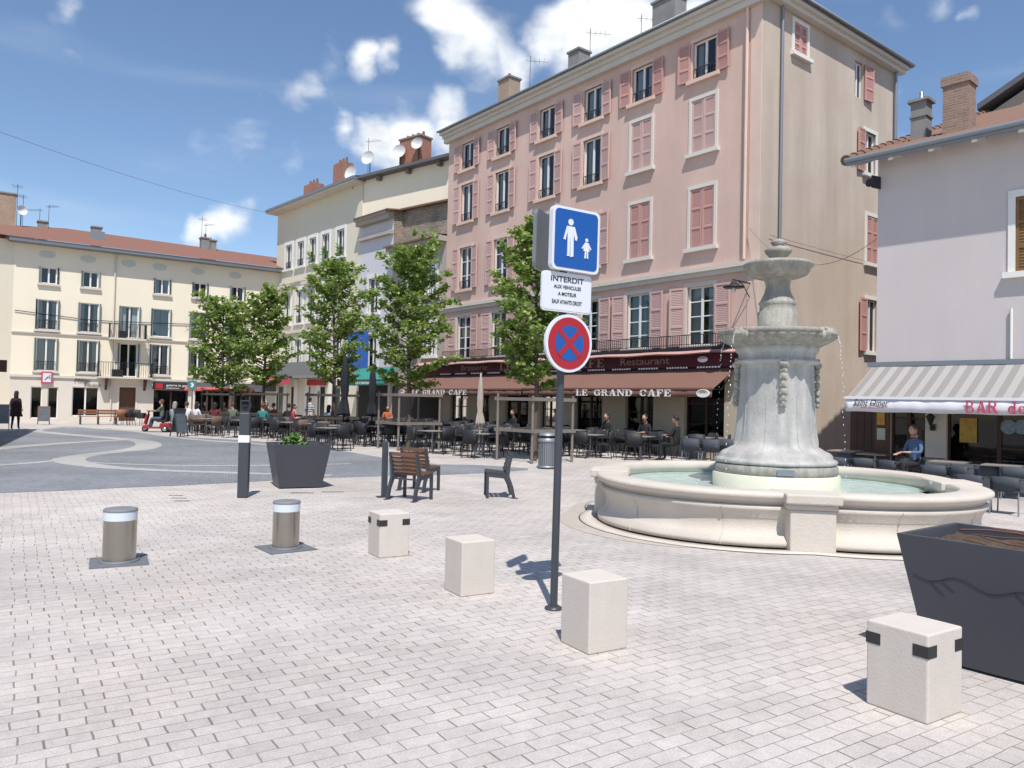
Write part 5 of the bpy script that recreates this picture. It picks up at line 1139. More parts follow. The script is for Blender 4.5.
# small planter: front bottom corner seen at (274,489)-(320,490)
pc = gp(295, 489.5); t = planter(pc+Vector((-.10, .50, 0)), R(26), 1.06, .95, .83, .74, 'small tapering dark grey planter with a green tuft beside the tall banded post')
random.seed(11); mb = MB()
for k in range(420):
    a = random.uniform(0, 6.28); r = random.uniform(0, .27); z = .76+random.uniform(0, .3)*(1-r/.36); x = -.08+r*math.cos(a); y = r*.8*math.sin(a); s = .028+.02*random.random(); q = Euler((random.uniform(-1, 1), random.uniform(-1, 1), a)).to_matrix().to_4x4()
    mb.add([(-s*.5, 0, 0), (0, s*1.4, 0), (s*.5, 0, 0), (0, -s*1.1, 0)], [(0, 1, 2, 3)], Matrix.Translation((x, y, z)) @ q)
o = mb.build('leafy_tuft', 'leaf_small'); o.location = t.location; o.rotation_euler = t.rotation_euler; tag(o, 'bushy green leafy plant growing in the small dark planter', 'plant')
# big planter, right edge
BH_ = .85; c0 = gp(896.5, 533, BH_); c1 = gp(1024, 551.5, BH_); c2 = gp(951.5, 527, BH_)
ux = (c1-c0).normalized(); uy = Vector((-ux.y, ux.x, 0)); PW, PD = 1.75, .95
cen = c0 + ux*PW/2 + uy*PD/2; bigp = planter(Vector((cen.x, cen.y, 0)), math.atan2(ux.y, ux.x), PW, PD, BH_, .80, 'large dark grey planter with an engraved twig line, cut off by the right edge')
random.seed(5); mb = MB()
for k in range(9):
    y = random.uniform(-PD/2+.1, PD/2-.1); x0 = random.uniform(-PW/2+.1, PW/2-.6); z = BH_-.055+random.uniform(0, .05); mb.tube([(x0+.18*i, y+.04*math.sin(i*1.1+k), z+.012*math.sin(i*2+k)) for i in range(random.randint(3, 7))], .004+.004*random.random(), 5)
o = mb.build('dry_stems', 'dry_stem'); o.location = bigp.location; o.rotation_euler = bigp.rotation_euler; struct(o, 'stuff', 'tangle of dry reddish stems lying on the soil of the large planter', 'dry stems')
random.seed(9); mb = MB()
def on_front(s, z): k = 1-(1-.80)*(BH_-z)/(BH_-.02); return (s*k, -PD/2*k-.0022, z)
pts = [on_front(-PW/2+.05+i*(PW-.1)/60, .585-.028*math.sin(i*.42)-.0009*i) for i in range(61)]; mb.tube(pts, .0026, 4)
for i in (4, 7, 24, 27, 43):
    p = pts[i]; s = (-1 if (i//9) % 2 else 1)*random.choice((1, 1, .8)); q = on_front((p[0]+.05)/(1-(.2)*(BH_-p[2])/.83), p[2]-.045*s-.01); r_ = on_front((p[0]+.075)/(1-(.2)*(BH_-p[2])/.83), p[2]-.07*s-.01); mb.tube([p, q, r_], [.0025, .002, .0015], 4)
mb.build('engraved_twig', 'engraving', bigp)

# slatted public seats
def public_seat(loc, rz, label, slat='seat_wood'):
    t = thing('public_seat', label, 'seat', loc, rz, 'slatted wooden public seats'); w = .66
    for s in (-1, 1):
        x = s*(w/2-.03)
        # side frame: curved rear leg flowing into the back, straight front leg, seat bearer
        poly = [(.30, 0), (.36, 0), (.31, .22), (.235, .42), (.25, .60), (.30, .84), (.265, .84), (.20, .60), (.175, .44), (-.17, .47), (-.19, .45), (-.19, 0), (-.145, 0), (-.145, .40), (.16, .37), (.25, .2)]
        MB().prism(poly, x-.024, x+.024, 'yz').build('side_frame', 'post_metal', t)
        MB().box(x-.035, x+.035, .28, .40, 0, .015).build('foot', 'post_metal', t)
    mb = MB(); [mb.box(-w/2+.0, w/2, -.19+i*.092, -.11+i*.092, .472-.009*i, .497-.009*i) for i in range(4)]; mb.build('seat', slat, t)
    mb = MB()
    for i in range(5): z = .49+i*.073; mb.box(-w/2-.0, w/2, .165+.022*i, .19+.022*i, z, z+(.062 if i < 4 else .07))
    mb.build('backrest', slat, t)
    MB().box(-.28, .28, .17, .2, .36, .385).build('crossbar', 'post_metal', t); t.scale = (.95, .95, .95); return t
public_seat(gp(412, 499), math.pi-R(30), 'front one of two brown slatted seats side by side, seen from behind, nearest the camera')
public_seat(gp(421, 490), math.pi-R(30), 'rear one of the two brown slatted seats, mostly hidden behind the front one')
public_seat(gp(495, 496.5), R(-84), 'single dark framed seat seen side on, facing left, standing alone left of the sign pole', 'post_metal')

# litter bin
c = gp(547, 468.5); t = thing('litter_bin', 'grey ribbed metal litter bin under the fenced tree behind the sign pole', 'bin', c, 0)
mb = MB(); [mb.box(-.017, .017, -.0, .012, .06, .72, Matrix.Rotation(2*math.pi*k/26, 4, 'Z') @ Matrix.Translation((0, -.235, 0))) for k in range(26)]; mb.build('ribs', 'zinc', t)
MB().cyl(0, 0, .04, .70, .215, n=24).build('liner', 'iron_plate', t); MB().lathe([(.25, .03), (.25, .08), (.22, .08)], 24).build('base_ring', 'zinc', t); MB().lathe([(.25, .70), (.25, .76), (.2, .80)], 24).build('top_ring', 'zinc', t); MB().lathe([(.24, .86), (.22, .92), (.001, .95)], 24).build('lid', 'zinc', t); mb = MB(); [mb.cyl(.2*math.cos(a), .2*math.sin(a), .78, .88, .012, n=6) for a in (0, 1.57, 3.14, 4.71)]; mb.build('lid_post', 'zinc', t)

# ================================================================== TREES and their timber guards
def make_tree(px, py, top_y, half_px, bot_y, seed, label, nleaf=7500, m_='leaf', skew=0.0, shape=1.0, ls=1.0):
    rnd = random.Random(seed); b = gp(px, py); D = b.y; hz = project((b.x, b.y, H))[1]; Ht = H+(hz-top_y)*D/F; Rc = half_px*D/F; zb = H+(hz-bot_y)*D/F
    t = thing('tree', label, 'tree', b, 0, 'young maples along the terrace')
    tr = MB(); br = MB(); tips = []
    tp = [(0, 0, 0)]; x = y = 0
    for i in range(1, 11): x += rnd.uniform(-.035, .035); y += rnd.uniform(-.035, .035); tp.append((x, y, Ht*.93*i/10))
    r0 = .085; tr.tube(tp, [r0*(1-.9*i/10)+.008 for i in range(11)], 10); tr.build('trunk', 'bark', t)
    def at(z): f = min(max(z/(Ht*.93)*10, 0), 9.999); i = int(f); return Vector(tp[i]).lerp(Vector(tp[i+1]), f-i)
    nl = 54
    for k in range(nl):
        f = (k+.5)/nl; z = zb-.0+(Ht*.92-zb)*f**.92; env = (1-abs((f-.34)/.66)**2.1)**.6 if f > .34 else (1-((.34-f)/.42)**2)**.6; env = max(env, .16)
        L_ = Rc*env*rnd.uniform(.62, 1.14); a = k*2.39996+rnd.uniform(-.4, .4); up = rnd.uniform(.35, .95)*(.55+f); p = at(z-.35*L_*.6); d = Vector((math.cos(a)+skew*.2, math.sin(a), 0)); pts = [p]; n_ = 5
        for i in range(1, n_+1): s = i/n_; pts.append(p + d*L_*s + Vector((rnd.uniform(-.05, .05), rnd.uniform(-.05, .05), up*L_*s*(.6+.4*s))))
        br.tube(pts, [max(.004, (.028*(1-f)+.012)*(1-i/(n_+.5))) for i in range(n_+1)], 5)
        for i in range(2, n_+1):
            tips.append((pts[i], .9 if i == n_ else .6, f))
            for s in (-1, 1, 0):
                q = pts[i] + Vector((d.y*s, -d.x*s, rnd.uniform(-.25, .5)))*rnd.uniform(.12, .34)*min(1, L_) + d*rnd.uniform(-.1, .12); br.tube([pts[i], q], [.006, .003], 4); tips.append((q, 1, f))
    for i in range(5): tips.append((at(Ht*.93)+Vector((rnd.uniform(-.12, .12), rnd.uniform(-.12, .12), rnd.uniform(-.2, Ht*.06))), .8, 1))
    br.build('branches', 'bark', t)
    vs = []; fs = []; tone = []; wts = [w for _, w, _ in tips]; clump = [rnd.uniform(0, 1) for _ in tips]
    keep = [i for i in range(len(tips)) if rnd.random() > .13]
    for k in range(nleaf):
        i = rnd.choice(keep); p, w, f = tips[i]; r = .155*(rnd.random()**.6)*(1.15 if w > .8 else .8)
        v = Vector((rnd.gauss(0, 1), rnd.gauss(0, 1), rnd.gauss(0, .75))).normalized()*r; c = p+v+Vector((0, 0, .02)); s = rnd.uniform(.042, .075)*ls
        q = Euler((rnd.gauss(0, .55), rnd.gauss(0, .55), rnd.uniform(0, 6.28))).to_matrix(); bb = len(vs)
        # lobed leaf folded along its midrib
        for (lx, ly, lz) in ((0, -1, 0), (.75, -.35, .22), (.95, .35, .25), (.4, .45, .1), (0, 1.1, 0), (-.4, .45, .1), (-.95, .35, .25), (-.75, -.35, .22)): vs.append(tuple(c + q @ Vector((lx*s, ly*s, lz*s))))
        fs += [(bb, bb+1, bb+2, bb+3, bb+4), (bb, bb+4, bb+5, bb+6, bb+7)]; tt = min(1, max(0, .25+.4*clump[i]+rnd.uniform(-.25, .3))); tone += [tt, tt]
    me = bpy.data.meshes.new('crown'); me.from_pydata(vs, [], fs); at_ = me.attributes.new('tone', 'FLOAT', 'FACE'); at_.data.foreach_set('value', tone); me.materials.append(M[m_]); link('crown', me, t)
    return b
T1 = make_tree(221, 431, 297, 37, 388, 21, 'leftmost of the young maples, low and broad, above the crowded terrace', 5600, 'leaf', ls=1.35)
T2 = make_tree(263, 433, 283, 31, 386, 22, 'young maple second from the left, its tapering top reaching the grey eaves behind', 5600, 'leaf', ls=1.3)
T3 = make_tree(331, 440, 251, 36, 384, 23, 'middle young maple, its trunk just left of the taller folded black parasol', 6800, 'leaf', ls=1.2)
T4 = make_tree(408, 449, 239, 50, 386, 24, 'broad young maple with timber guard rising before the lilac and old low houses', 9500, 'leaf', ls=1.12)
T5 = make_tree(534, 461, 206, 46, 386, 25, 'rightmost young maple, directly behind the traffic sign', 9500, 'leaf', skew=-.3, ls=1.1)
def guard(b, label, w=1.0, rot=0, hh=1.95, group='timber guards round the young trees', tm='old_timber'):
    t = thing('tree_guard', label, 'tree guard', b, rot, group)
    for sx_ in (-1, 1):
        for sy_ in (-1, 1): MB().cyl(sx_*w, sy_*w, 0, hh+random.uniform(0, .12), .042, .036, 8).build('post', tm, t)
    for z in (hh-.12, .86):
        for s in (-1, 1):
            MB().box(-w-.08, w+.08, s*(w+.045)-.018, s*(w+.045)+.018, z, z+.10).build('rail', tm, t); MB().box(s*(w+.002)-.016, s*(w+.002)+.016, -w+.05, w-.05, z+.0, z+.09).build('rail', tm, t)
guard(T5, 'weathered timber guard round the trunk of the rightmost tree, behind the litter bin', .78, R(40), 1.88)
guard(T4, 'weathered timber guard round the broad maple, left of the folded cream parasol', .78, R(35), 1.95)
guard(T3, 'dark timber guard round the middle tree beside the folded black parasols', .8, R(30), 1.9, tm='dark_timber')
guard(T2, 'timber guard round the second tree from the left, behind the teal shirt', .85, R(32), 1.9, tm='dark_timber')
guard(T1, 'timber guard round the leftmost tree amid the crowded tables', .8, R(30), 1.85, tm='dark_timber')

# ================================================================== TERRACE FURNITURE
def make_chair(m_='wicker', arms=True, hb=.86, lowm=None, label='', group=None):
    t = thing('terrace_chair', label, 'chair', (0, 0, -50), 0, group); w = .26
    MB().box(-w, w, -.25, .22, .42, .455).build('seat', m_, t)
    mb = MB(); vs = []; 
    for i in range(7):
        a = -1+2*i/6; vs += [(a*w, .22-.05*a*a+.02, .44), (a*w*1.02, .27-.06*a*a, hb-.02*abs(a))]
    mb.add(vs, [(2*i, 2*i+2, 2*i+3, 2*i+1) for i in range(6)], None, True); o = mb.build('backrest', m_, t); s_ = o.modifiers.new('solid', 'SOLIDIFY'); s_.thickness = .025
    for sx_ in (-1, 1):
        for y, y2 in ((-.22, -.24), (.2, .27)): MB().tube([(sx_*(w-.03), y, .43), (sx_*(w-.01), y2, 0)], .015, 6).build('leg', lowm or 'dark_leg', t)
    if arms:
        for sx_ in (-1, 1): MB().tube([(sx_*(w+.01), .22, .66), (sx_*(w+.02), -.16, .65), (sx_*(w+.01), -.21, .60), (sx_*(w-.01), -.22, .43)], .016, 6).build('armrest', m_, t)
    return t
def make_table(m_='table_top', r=.36, square=True, h=.73, label='', group=None, leg='table_leg'):
    t = thing('terrace_table', label, 'table', (0, 0, -50), 0, group)
    (MB().box(-r, r, -r, r, h-.025, h) if square else MB().cyl(0, 0, h-.025, h, r, n=24)).build('table_top', m_, t)
    MB().cyl(0, 0, .03, h-.025, .03, n=10).build('leg', leg, t); mb = MB(); mb.box(-.24, .24, -.035, .035, 0, .03); mb.box(-.035, .035, -.24, .24, .0005, .0295); mb.build('base', leg, t); return t
CHP = make_chair(); CHB = make_chair('wicker_brown'); CHL = make_chair('metal_chair', True, .70, 'zinc'); CHM = make_chair('metal_chair', True, .80, 'zinc')
TBP = make_table(); TBL = make_table('table_top', .34, True, .66)
protos = [CHP, CHB, CHL, CHM, TBP, TBL]
def chair_at(p, rz, label, group, proto=None): return dup(proto or CHP, (p[0], p[1], 0), rz, label, group)
def table_at(p, rz, label, group, proto=None): return dup(proto or TBP, (p[0], p[1], 0), rz, label, group)
rnd = random.Random(42)
tree_pts = [T1, T2, T3, T4, T5]
edge = [(150, 433), (190, 436), (240, 439), (300, 443), (345, 450), (400, 452), (440, 456), (480, 459), (560, 463), (620, 461), (680, 464), (760, 468)]
def edge_y(px):
    for (a, b), (c, d) in zip(edge, edge[1:]):
        if a <= px <= c: return b+(d-b)*(px-a)/(c-a)
    return 0
G = {'c': 'dark woven chairs of the big cafe terrace', 't': 'small square tables of the big cafe terrace'}
zones = {
 'far': ('dark woven chair drawn up to the crowded tables under the two leftmost trees', 'small table among the seated crowd under the two leftmost trees', 'chairs in the crowded left part of the terrace', 'tables in the crowded left part of the terrace'),
 'mid': ('dark woven chair at a free table between the black parasols and the cream one', 'free small table between the black parasols and the cream one', 'chairs between the folded parasols', 'tables between the folded parasols'),
 'shade': ('dark woven chair in the shade before the brown awning, right of the cream parasol', 'small table in the shade before the brown awning, right of the cream parasol', 'chairs before the brown awning', 'tables before the brown awning')}
taken = []
def free(p, r):
    if any((Vector((q.x, q.y))-Vector((p[0], p[1]))).length < 1.35 for q in tree_pts): return False
    return all((Vector(q[:2])-Vector(p[:2])).length > r for q in taken)
SIDES = ('near side', 'right side', 'far side', 'left side')
def set_at(p, ang, who=4, where=None):
    px, py = project((p[0], p[1], 0)); z = 'far' if px < 318 else ('mid' if px < 478 else 'shade'); cl, tl, cg, tg = zones[z]
    table_at(p, ang, ('small square table '+where) if where else tl, tg); taken.append((p[0], p[1]))
    for k in range(who):
        a = ang+math.pi/2*(k if who > 2 else k*2)+rnd.uniform(-.2, .2); d = .60+rnd.uniform(-.05, .12); q = (p[0]+d*math.sin(a), p[1]-d*math.cos(a))
        # local -y is the front of the chair; it faces the table
        lab = ('dark chair on the %s of the table %s' % (SIDES[k if who > 2 else k*2], where)) if where else cl
        chair_at(q, a+math.pi+rnd.uniform(-.25, .25), lab, cg, CHB if (z == 'far' and rnd.random() < .3) else None)
for (px, py, a, w) in ((330, 449.5, .3, 'right behind the small planter'), (432, 453, .2, 'above the two slatted seats'), (482, 457, .6, 'at the foot of the cream parasol'), (640, 459, .65, 'left of the basin rim'), (590, 457, .7, 'just right of the sign pole'), (700, 460, .66, 'beyond the left end of the basin'),
                       (290, 440.5, .3, 'left of the small planter'), (243, 437.5, .4, 'right behind the tall banded post'), (206, 435.5, .3, 'next to the folding board'), (378, 446, .2, 'left of the broad maple')):
    g_ = gp(px, py); set_at((g_.x, g_.y), PX.a+a*.5, 4, w)
for iv in range(10):
    for iu in range(19):
        u_ = PL+1.2-iu*1.62+rnd.uniform(-.15, .15); p_ = 1.3+iv*1.5+rnd.uniform(-.12, .12); q = PX.w(u_, -p_)
        px, py = project((q.x, q.y, 0))
        if px < 180 or px > 775 or py > edge_y(px)-2.5 or q.y > 39 or not free((q.x, q.y), 1.42): continue
        if (Vector((q.x, q.y, 0))-FC).length < 4.3: continue
        if len(taken) > 58: continue
        set_at((q.x, q.y), PX.a+rnd.uniform(-.15, .15), 4)
# bar terrace: low dark chairs, backs towards the fountain
bg, bl = 'low metal chairs of the bar terrace', 'low dark metal chair of the bar terrace behind the fountain basin'
spots = [(838, 485), (864, 486), (892, 489), (912, 487), (935, 496), (962, 497), (988, 496), (1014, 499), (973, 511), (1008, 514), (850, 479), (901, 480), (936, 484), (1000, 485), (1020, 488)]
ORD = ('leftmost', 'second', 'third', 'fourth', 'fifth', 'sixth', 'seventh', 'eighth', 'ninth')
front = sorted([p for p in spots if p[1] >= 495]); back = sorted([p for p in spots if p[1] < 495])
for row, nm in ((front, 'front'), (back, 'back')):
    for i, (px, py) in enumerate(row):
        g_ = gp(px, py); lab = ('leftmost low dark chair in the %s row of the bar terrace' % nm) if i == 0 else ('%s low dark chair from the left in the %s row of the bar terrace' % (ORD[i], nm))
        c_ = chair_at((g_.x, g_.y), SF.a+math.pi+rnd.uniform(-.35, .35), lab, bg, CHL); c_.scale = (.86, .86, .92)
TL_ = {875: 'second from the left', 924: 'third from the left', 950: 'third from the right', 1003: 'nearest the right edge', 845: 'leftmost', 1013: 'at the right edge under the window discs'}
for (px, py) in ((875, 481), (924, 487), (950, 492), (1003, 497), (845, 476), (1013, 490)):
    g_ = gp(px, py); table_at((g_.x, g_.y), SF.a+.1, 'small low table of the bar terrace, %s' % TL_[px], 'tables of the bar terrace', TBL)
for px, py in ((692, 473), (712, 474), (727, 473)):
    g_ = gp(px, py-7); chair_at((g_.x, g_.y), PX.a+math.pi+.4, 'greyish armchair beyond the basin, left of the fountain column', 'grey armchairs left of the fountain column', CHM)
for p in protos:
    for c_ in KIDS(p): bpy.data.objects.remove(c_)
    bpy.data.objects.remove(p)

# parasols, folded
def parasol(loc, top, z0, z1, r, m_, label, pole='umbrella_dark', seed=1):
    t = thing('folded_parasol', label, 'parasol', loc, 0); MB().cyl(0, 0, .05, top, .028, n=10).build('pole', pole, t); MB().lathe([(.28, 0), (.28, .05), (.05, .09)], 20).build('base', 'concrete', t)
    rn = random.Random(seed); ph = [rn.uniform(0, 6.28) for _ in range(3)]
    def md(a, z, q): f = (z-z0)/(z1-z0); return q*(1+.24*math.sin(a*7+ph[0])*(1.1-f)+.08*math.sin(3*a+z*4+ph[1]))
    MB().lathe([(r*.75, z0+.02), (r*1.25, z0), (r*1.15, z0+.12), (r*.95, z0+(z1-z0)*.18), (r*.62, z0+(z1-z0)*.30), (r*.82, z0+(z1-z0)*.42), (r*.85, z0+(z1-z0)*.6), (r*.72, z0+(z1-z0)*.8), (r*.45, z0+(z1-z0)*.95), (.02, z1)], 42, None, md).build('canopy', m_, t)
    MB().lathe([(r*.70, z0+(z1-z0)*.29), (r*.72, z0+(z1-z0)*.31)], 16).build('tie_strap', pole, t); return t
g_ = gp(343, 443); parasol(g_, 3.45, 1.05, 3.35, .17, 'umbrella_dark', 'tall folded black parasol, left one of the two beside the middle tree', 'umbrella_dark', 1)
g_ = gp(371, 443); parasol(g_, 3.1, 1.05, 3.0, .16, 'umbrella_dark', 'slightly lower folded black parasol, right one of the two, before the teal awning', 'umbrella_dark', 2)
g_ = gp(479, 456.5); parasol(g_, 2.6, .95, 2.5, .105, 'umbrella_cream', 'folded cream parasol standing alone before the brown awning', 'pole_pale', 3)

# ================================================================== PEOPLE
def person(loc, rz, pose, label, top, bottom, hair, long_hair=False, skin='skin', shoes='rubber', group=None, arms=0, scale=1.0):
    """one continuous body (skin modifier, applied) with hands, feet and a face; clothes are zones of it plus a hair child"""
    J = {}; E = []
    if pose == 'sit':
        J = dict(pel=(0, 0, .56, .13), sp=(0, .03, .75, .125), ch=(0, .03, .98, .14), nk=(0, .01, 1.12, .055), hd=(0, -.01, 1.2, .06),
                 shl=(-.17, .03, 1.06, .062), ell=(-.24, -.03, .80, .045), wrl=(-.16, -.27, .76, .028), shr=(.17, .03, 1.06, .062), elr=(.24, -.05, .80, .045), wrr=(.10, -.26, .80, .028),
                 hpl=(-.09, -.02, .54, .095), knl=(-.12, -.42, .53, .065), anl=(-.12, -.40, .09, .04), tol=(-.13, -.55, .04, .035), hpr=(.09, -.02, .54, .095), knr=(.12, -.42, .53, .065), anr=(.13, -.44, .09, .04), tor=(.15, -.59, .04, .035))
        hz_ = 1.29
    elif pose == 'ride':
        J = dict(pel=(0, 0, .66, .14), sp=(0, .02, .85, .135), ch=(0, 0, 1.08, .145), nk=(0, -.02, 1.22, .055), hd=(0, -.03, 1.30, .06),
                 shl=(-.18, 0, 1.16, .062), ell=(-.24, -.18, .96, .045), wrl=(-.2, -.46, 1.0, .028), shr=(.18, 0, 1.16, .062), elr=(.24, -.18, .96, .045), wrr=(.2, -.46, 1.0, .028),
                 hpl=(-.09, -.03, .63, .095), knl=(-.13, -.42, .66, .065), anl=(-.13, -.50, .27, .04), tol=(-.13, -.64, .24, .035), hpr=(.09, -.03, .63, .095), knr=(.13, -.42, .66, .065), anr=(.13, -.50, .27, .04), tor=(.13, -.64, .24, .035))
        hz_ = 1.39
    else:
        st = .20 if pose == 'walk' else .03
        J = dict(pel=(0, 0, .93, .12), sp=(0, .0, 1.1, .11), ch=(0, -.01, 1.3, .13), nk=(0, -.02, 1.44, .052), hd=(0, -.03, 1.5, .058),
                 shl=(-.16, 0, 1.37, .058), ell=(-.21, .08, 1.10, .042), wrl=(-.20, -.10, .93, .027), shr=(.16, 0, 1.37, .058), elr=(.21, .03, 1.10, .042), wrr=(.20, -.12 if pose == 'walk' else -.16, .92, .027),
                 hpl=(-.08, 0, .90, .09), knl=(-.09, -.12 if pose == 'walk' else -.02, .50, .062), anl=(-.08, -st, .09, .038), tol=(-.09, -st-.15, .04, .035), hpr=(.08, 0, .90, .09), knr=(.09, .05, .50, .062), anr=(.08, st+.05, .10, .038), tor=(.09, st-.09, .04, .035))
        hz_ = 1.60
    names = list(J); idx = {n_: i for i, n_ in enumerate(names)}; vs = [J[n_][:3] for n_ in names]; rad = [J[n_][3] for n_ in names]
    E = [('pel', 'sp'), ('sp', 'ch'), ('ch', 'nk'), ('nk', 'hd'), ('ch', 'shl'), ('shl', 'ell'), ('ell', 'wrl'), ('ch', 'shr'), ('shr', 'elr'), ('elr', 'wrr'), ('pel', 'hpl'), ('hpl', 'knl'), ('knl', 'anl'), ('anl', 'tol'), ('pel', 'hpr'), ('hpr', 'knr'), ('knr', 'anr'), ('anr', 'tor')]
    ed = [(idx[a], idx[b]) for a, b in E]
    for s, wr, el in ((-1, 'wrl', 'ell'), (1, 'wrr', 'elr')):
        d = (Vector(J[wr][:3])-Vector(J[el][:3])).normalized(); side = d.cross(Vector((0, 0, 1))).normalized(); p = Vector(J[wr][:3]); pi = len(vs); vs.append(tuple(p+d*.07)); rad.append(.03); ed.append((idx[wr], pi))
        for k, (off, ln) in enumerate(((-.028, .07), (-.01, .085), (.01, .08), (.028, .065))):
            a = len(vs); vs.append(tuple(p+d*.11+side*off)); rad.append(.009); ed.append((pi, a)); vs.append(tuple(p+d*(.11+ln*.6)+side*off*1.1)); rad.append(.008); ed.append((a, a+1)); vs.append(tuple(p+d*(.11+ln*.85)+side*off*1.1+Vector((0, 0, -.02)))); rad.append(.007); ed.append((a+1, a+2))
        a = len(vs); vs.append(tuple(p+d*.06-side*s*.045)); rad.append(.011); ed.append((pi, a)); vs.append(tuple(p+d*.095-side*s*.055)); rad.append(.009); ed.append((a, a+1))
    me = bpy.data.meshes.new('tmp'); me.from_pydata(vs, ed, []); o = bpy.data.objects.new('tmp', me); COL.objects.link(o)
    sk_ = o.modifiers.new('s', 'SKIN'); sk_.branch_smoothing = .6; sv = me.skin_vertices[0].data
    for i, r in enumerate(rad): sv[i].radius = (r*1.25 if i < 5 and i not in (3, 4) else r, r); sv[i].use_root = (i == 0)
    ss = o.modifiers.new('u', 'SUBSURF'); ss.levels = 1; ss.render_levels = 1
    bpy.context.view_layer.update(); dg = bpy.context.evaluated_depsgraph_get(); bm_ = bpy.data.meshes.new_from_object(o.evaluated_get(dg)); bpy.data.objects.remove(o)
    # head with brow, nose, chin and ears welded in as the same mesh
    hb = bmesh.new(); hb.from_mesh(bm_); n0 = len(hb.faces)
    hx, hy = J['hd'][0], J['hd'][1]-.015
    r_ = bmesh.ops.create_uvsphere(hb, u_segments=16, v_segments=12, radius=1)
    for v in r_['verts']:
        x, y, z = v.co; w = .078*(1-.18*max(0, -z)); v.co = Vector((x*w, y*.098-(.012 if y < -.9 and -.3 < z < .15 else 0)-(.008 if y < -.6 and z < -.6 else 0), z*.118))
        if y < -.8 and .05 < z < .4 and .15 < abs(x) < .5: v.co.y += .008
        v.co += Vector((hx, hy, hz_))
    for s in (-1, 1):
        r2 = bmesh.ops.create_uvsphere(hb, u_segments=6, v_segments=5, radius=1)
        for v in r2['verts']: v.co = Vector((v.co.x*.012+s*.08, v.co.y*.02, v.co.z*.03)) + Vector((hx, hy, hz_))
    eyes = set()
    for s in (-1, 1):
        nb = len(hb.faces); r2 = bmesh.ops.create_uvsphere(hb, u_segments=6, v_segments=5, radius=.011)
        for v in r2['verts']:
            v.co += Vector((hx+s*.03, hy-.086, hz_+.012)); [eyes.add(f) for f in v.link_faces]
    mid = (J['pel'][2]+.03); wz = {k: J[k][2] for k in J}
    nose = bmesh.ops.create_cone(hb, segments=5, radius1=.014, radius2=.006, depth=.03, cap_ends=True)
    for v in nose['verts']: v.co = Vector((hx, hy-.10, hz_-.015)) + Vector((v.co.x, v.co.y*.8, v.co.z))
    def seg(p, a, b): ab = b-a; t_ = max(0, min(1, (p-a).dot(ab)/ab.length_squared)); return (p-(a+ab*t_)).length
    segs = [(0, 'pel', 'sp'), (0, 'sp', 'ch'), (0, 'ch', 'shl'), (0, 'ch', 'shr'), (0, 'shl', 'ell'), (0, 'shr', 'elr'), (2, 'ell', 'wrl'), (2, 'elr', 'wrr'), (2, 'nk', 'hd'), (1, 'pel', 'hpl'), (1, 'pel', 'hpr'), (1, 'hpl', 'knl'), (1, 'hpr', 'knr'), (1, 'knl', 'anl'), (1, 'knr', 'anr'), (3, 'anl', 'tol'), (3, 'anr', 'tor')]
    for f in hb.faces:
        c = f.calc_center_median()
        if f in eyes: f.material_index = 4
        elif c.z > hz_-.12 and abs(c.x-hx) < .1: f.material_index = 2
        else:
            best = min(((seg(c, Vector(J[a][:3]), Vector(J[b][:3]))-J[a][3]*.5, k) for k, a, b in segs)); f.material_index = best[1]
            if arms and best[1] == 2 and c.z < J['nk'][2]-.08: 
                dd = min((c-Vector(J['wrl'][:3])).length, (c-Vector(J['wrr'][:3])).length)
                if dd > .05 and min((c-Vector(J['ell'][:3])).length, (c-Vector(J['elr'][:3])).length) < .24: f.material_index = 0
        f.smooth = True
    body = bpy.data.meshes.new('person'); hb.to_mesh(body); hb.free()
    for k in (top, bottom, skin, shoes, 'eye'): body.materials.append(M[k])
    p = link('person', body, None, loc, rz); p.scale = (scale,)*3; tag(p, label, 'person', group)
    mb = MB(); T = Matrix.Translation((hx, hy+.018, hz_+.018))
    mb.lathe([(.088, -.03), (.092, .02), (.082, .07), (.055, .105), (.001, .118)], 16, T @ Matrix.Rotation(R(-14), 4, 'X') @ Matrix.Diagonal((.95, 1.12, 1, 1)))
    if long_hair: mb.lathe([(.07, .06), (.095, -.02), (.10, -.13), (.085, -.22), (.05, -.27)], 14, T @ Matrix.Translation((0, .035, 0)) @ Matrix.Diagonal((.95, .75, 1, 1)))
    mb.build('hair', hair, p)
    return p
mat('hair_dark', (.025, .018, .015), .6); mat('hair_brown', (.10, .055, .03), .6); mat('hair_grey', (.30, .29, .28), .7)
mat('cl_teal', (.03, .19, .19), .9); mat('cl_white', (.66, .65, .66), .9); mat('cl_red', (.48, .05, .07), .9); mat('cl_black', (.02, .02, .022), .9); mat('cl_denim', (.07, .10, .16), .9); mat('cl_tan', (.40, .31, .2), .9); mat('cl_grey', (.25, .27, .31), .9); mat('cl_green', (.12, .15, .12), .9); mat('cl_orange', (.45, .13, .05), .9); mat('cl_maroon', (.13, .02, .03), .9); mat('cl_coat', (.035, .012, .016), .9); mat('cl_blue', (.25, .38, .60), .9); mat('cl_blue2', (.10, .15, .26), .9)
m = M['cl_stripe'] = stripe_mat('cl_stripe', (.02, .025, .05), (.62, .62, .64), .11)
nt = m.node_tree
for n_ in nt.nodes:
    if n_.type == 'SEPXYZ':
        for l_ in list(nt.links):
            if l_.from_node == n_: nt.links.new(n_.outputs[2], l_.to_socket); break
def at(px, py): return gp(px, py)
g_ = at(15, 429.5); person(g_, R(200), 'walk', 'person with long dark hair walking away in a dark coat at the far left', 'cl_black', 'cl_black', 'hair_dark', True, arms=1)
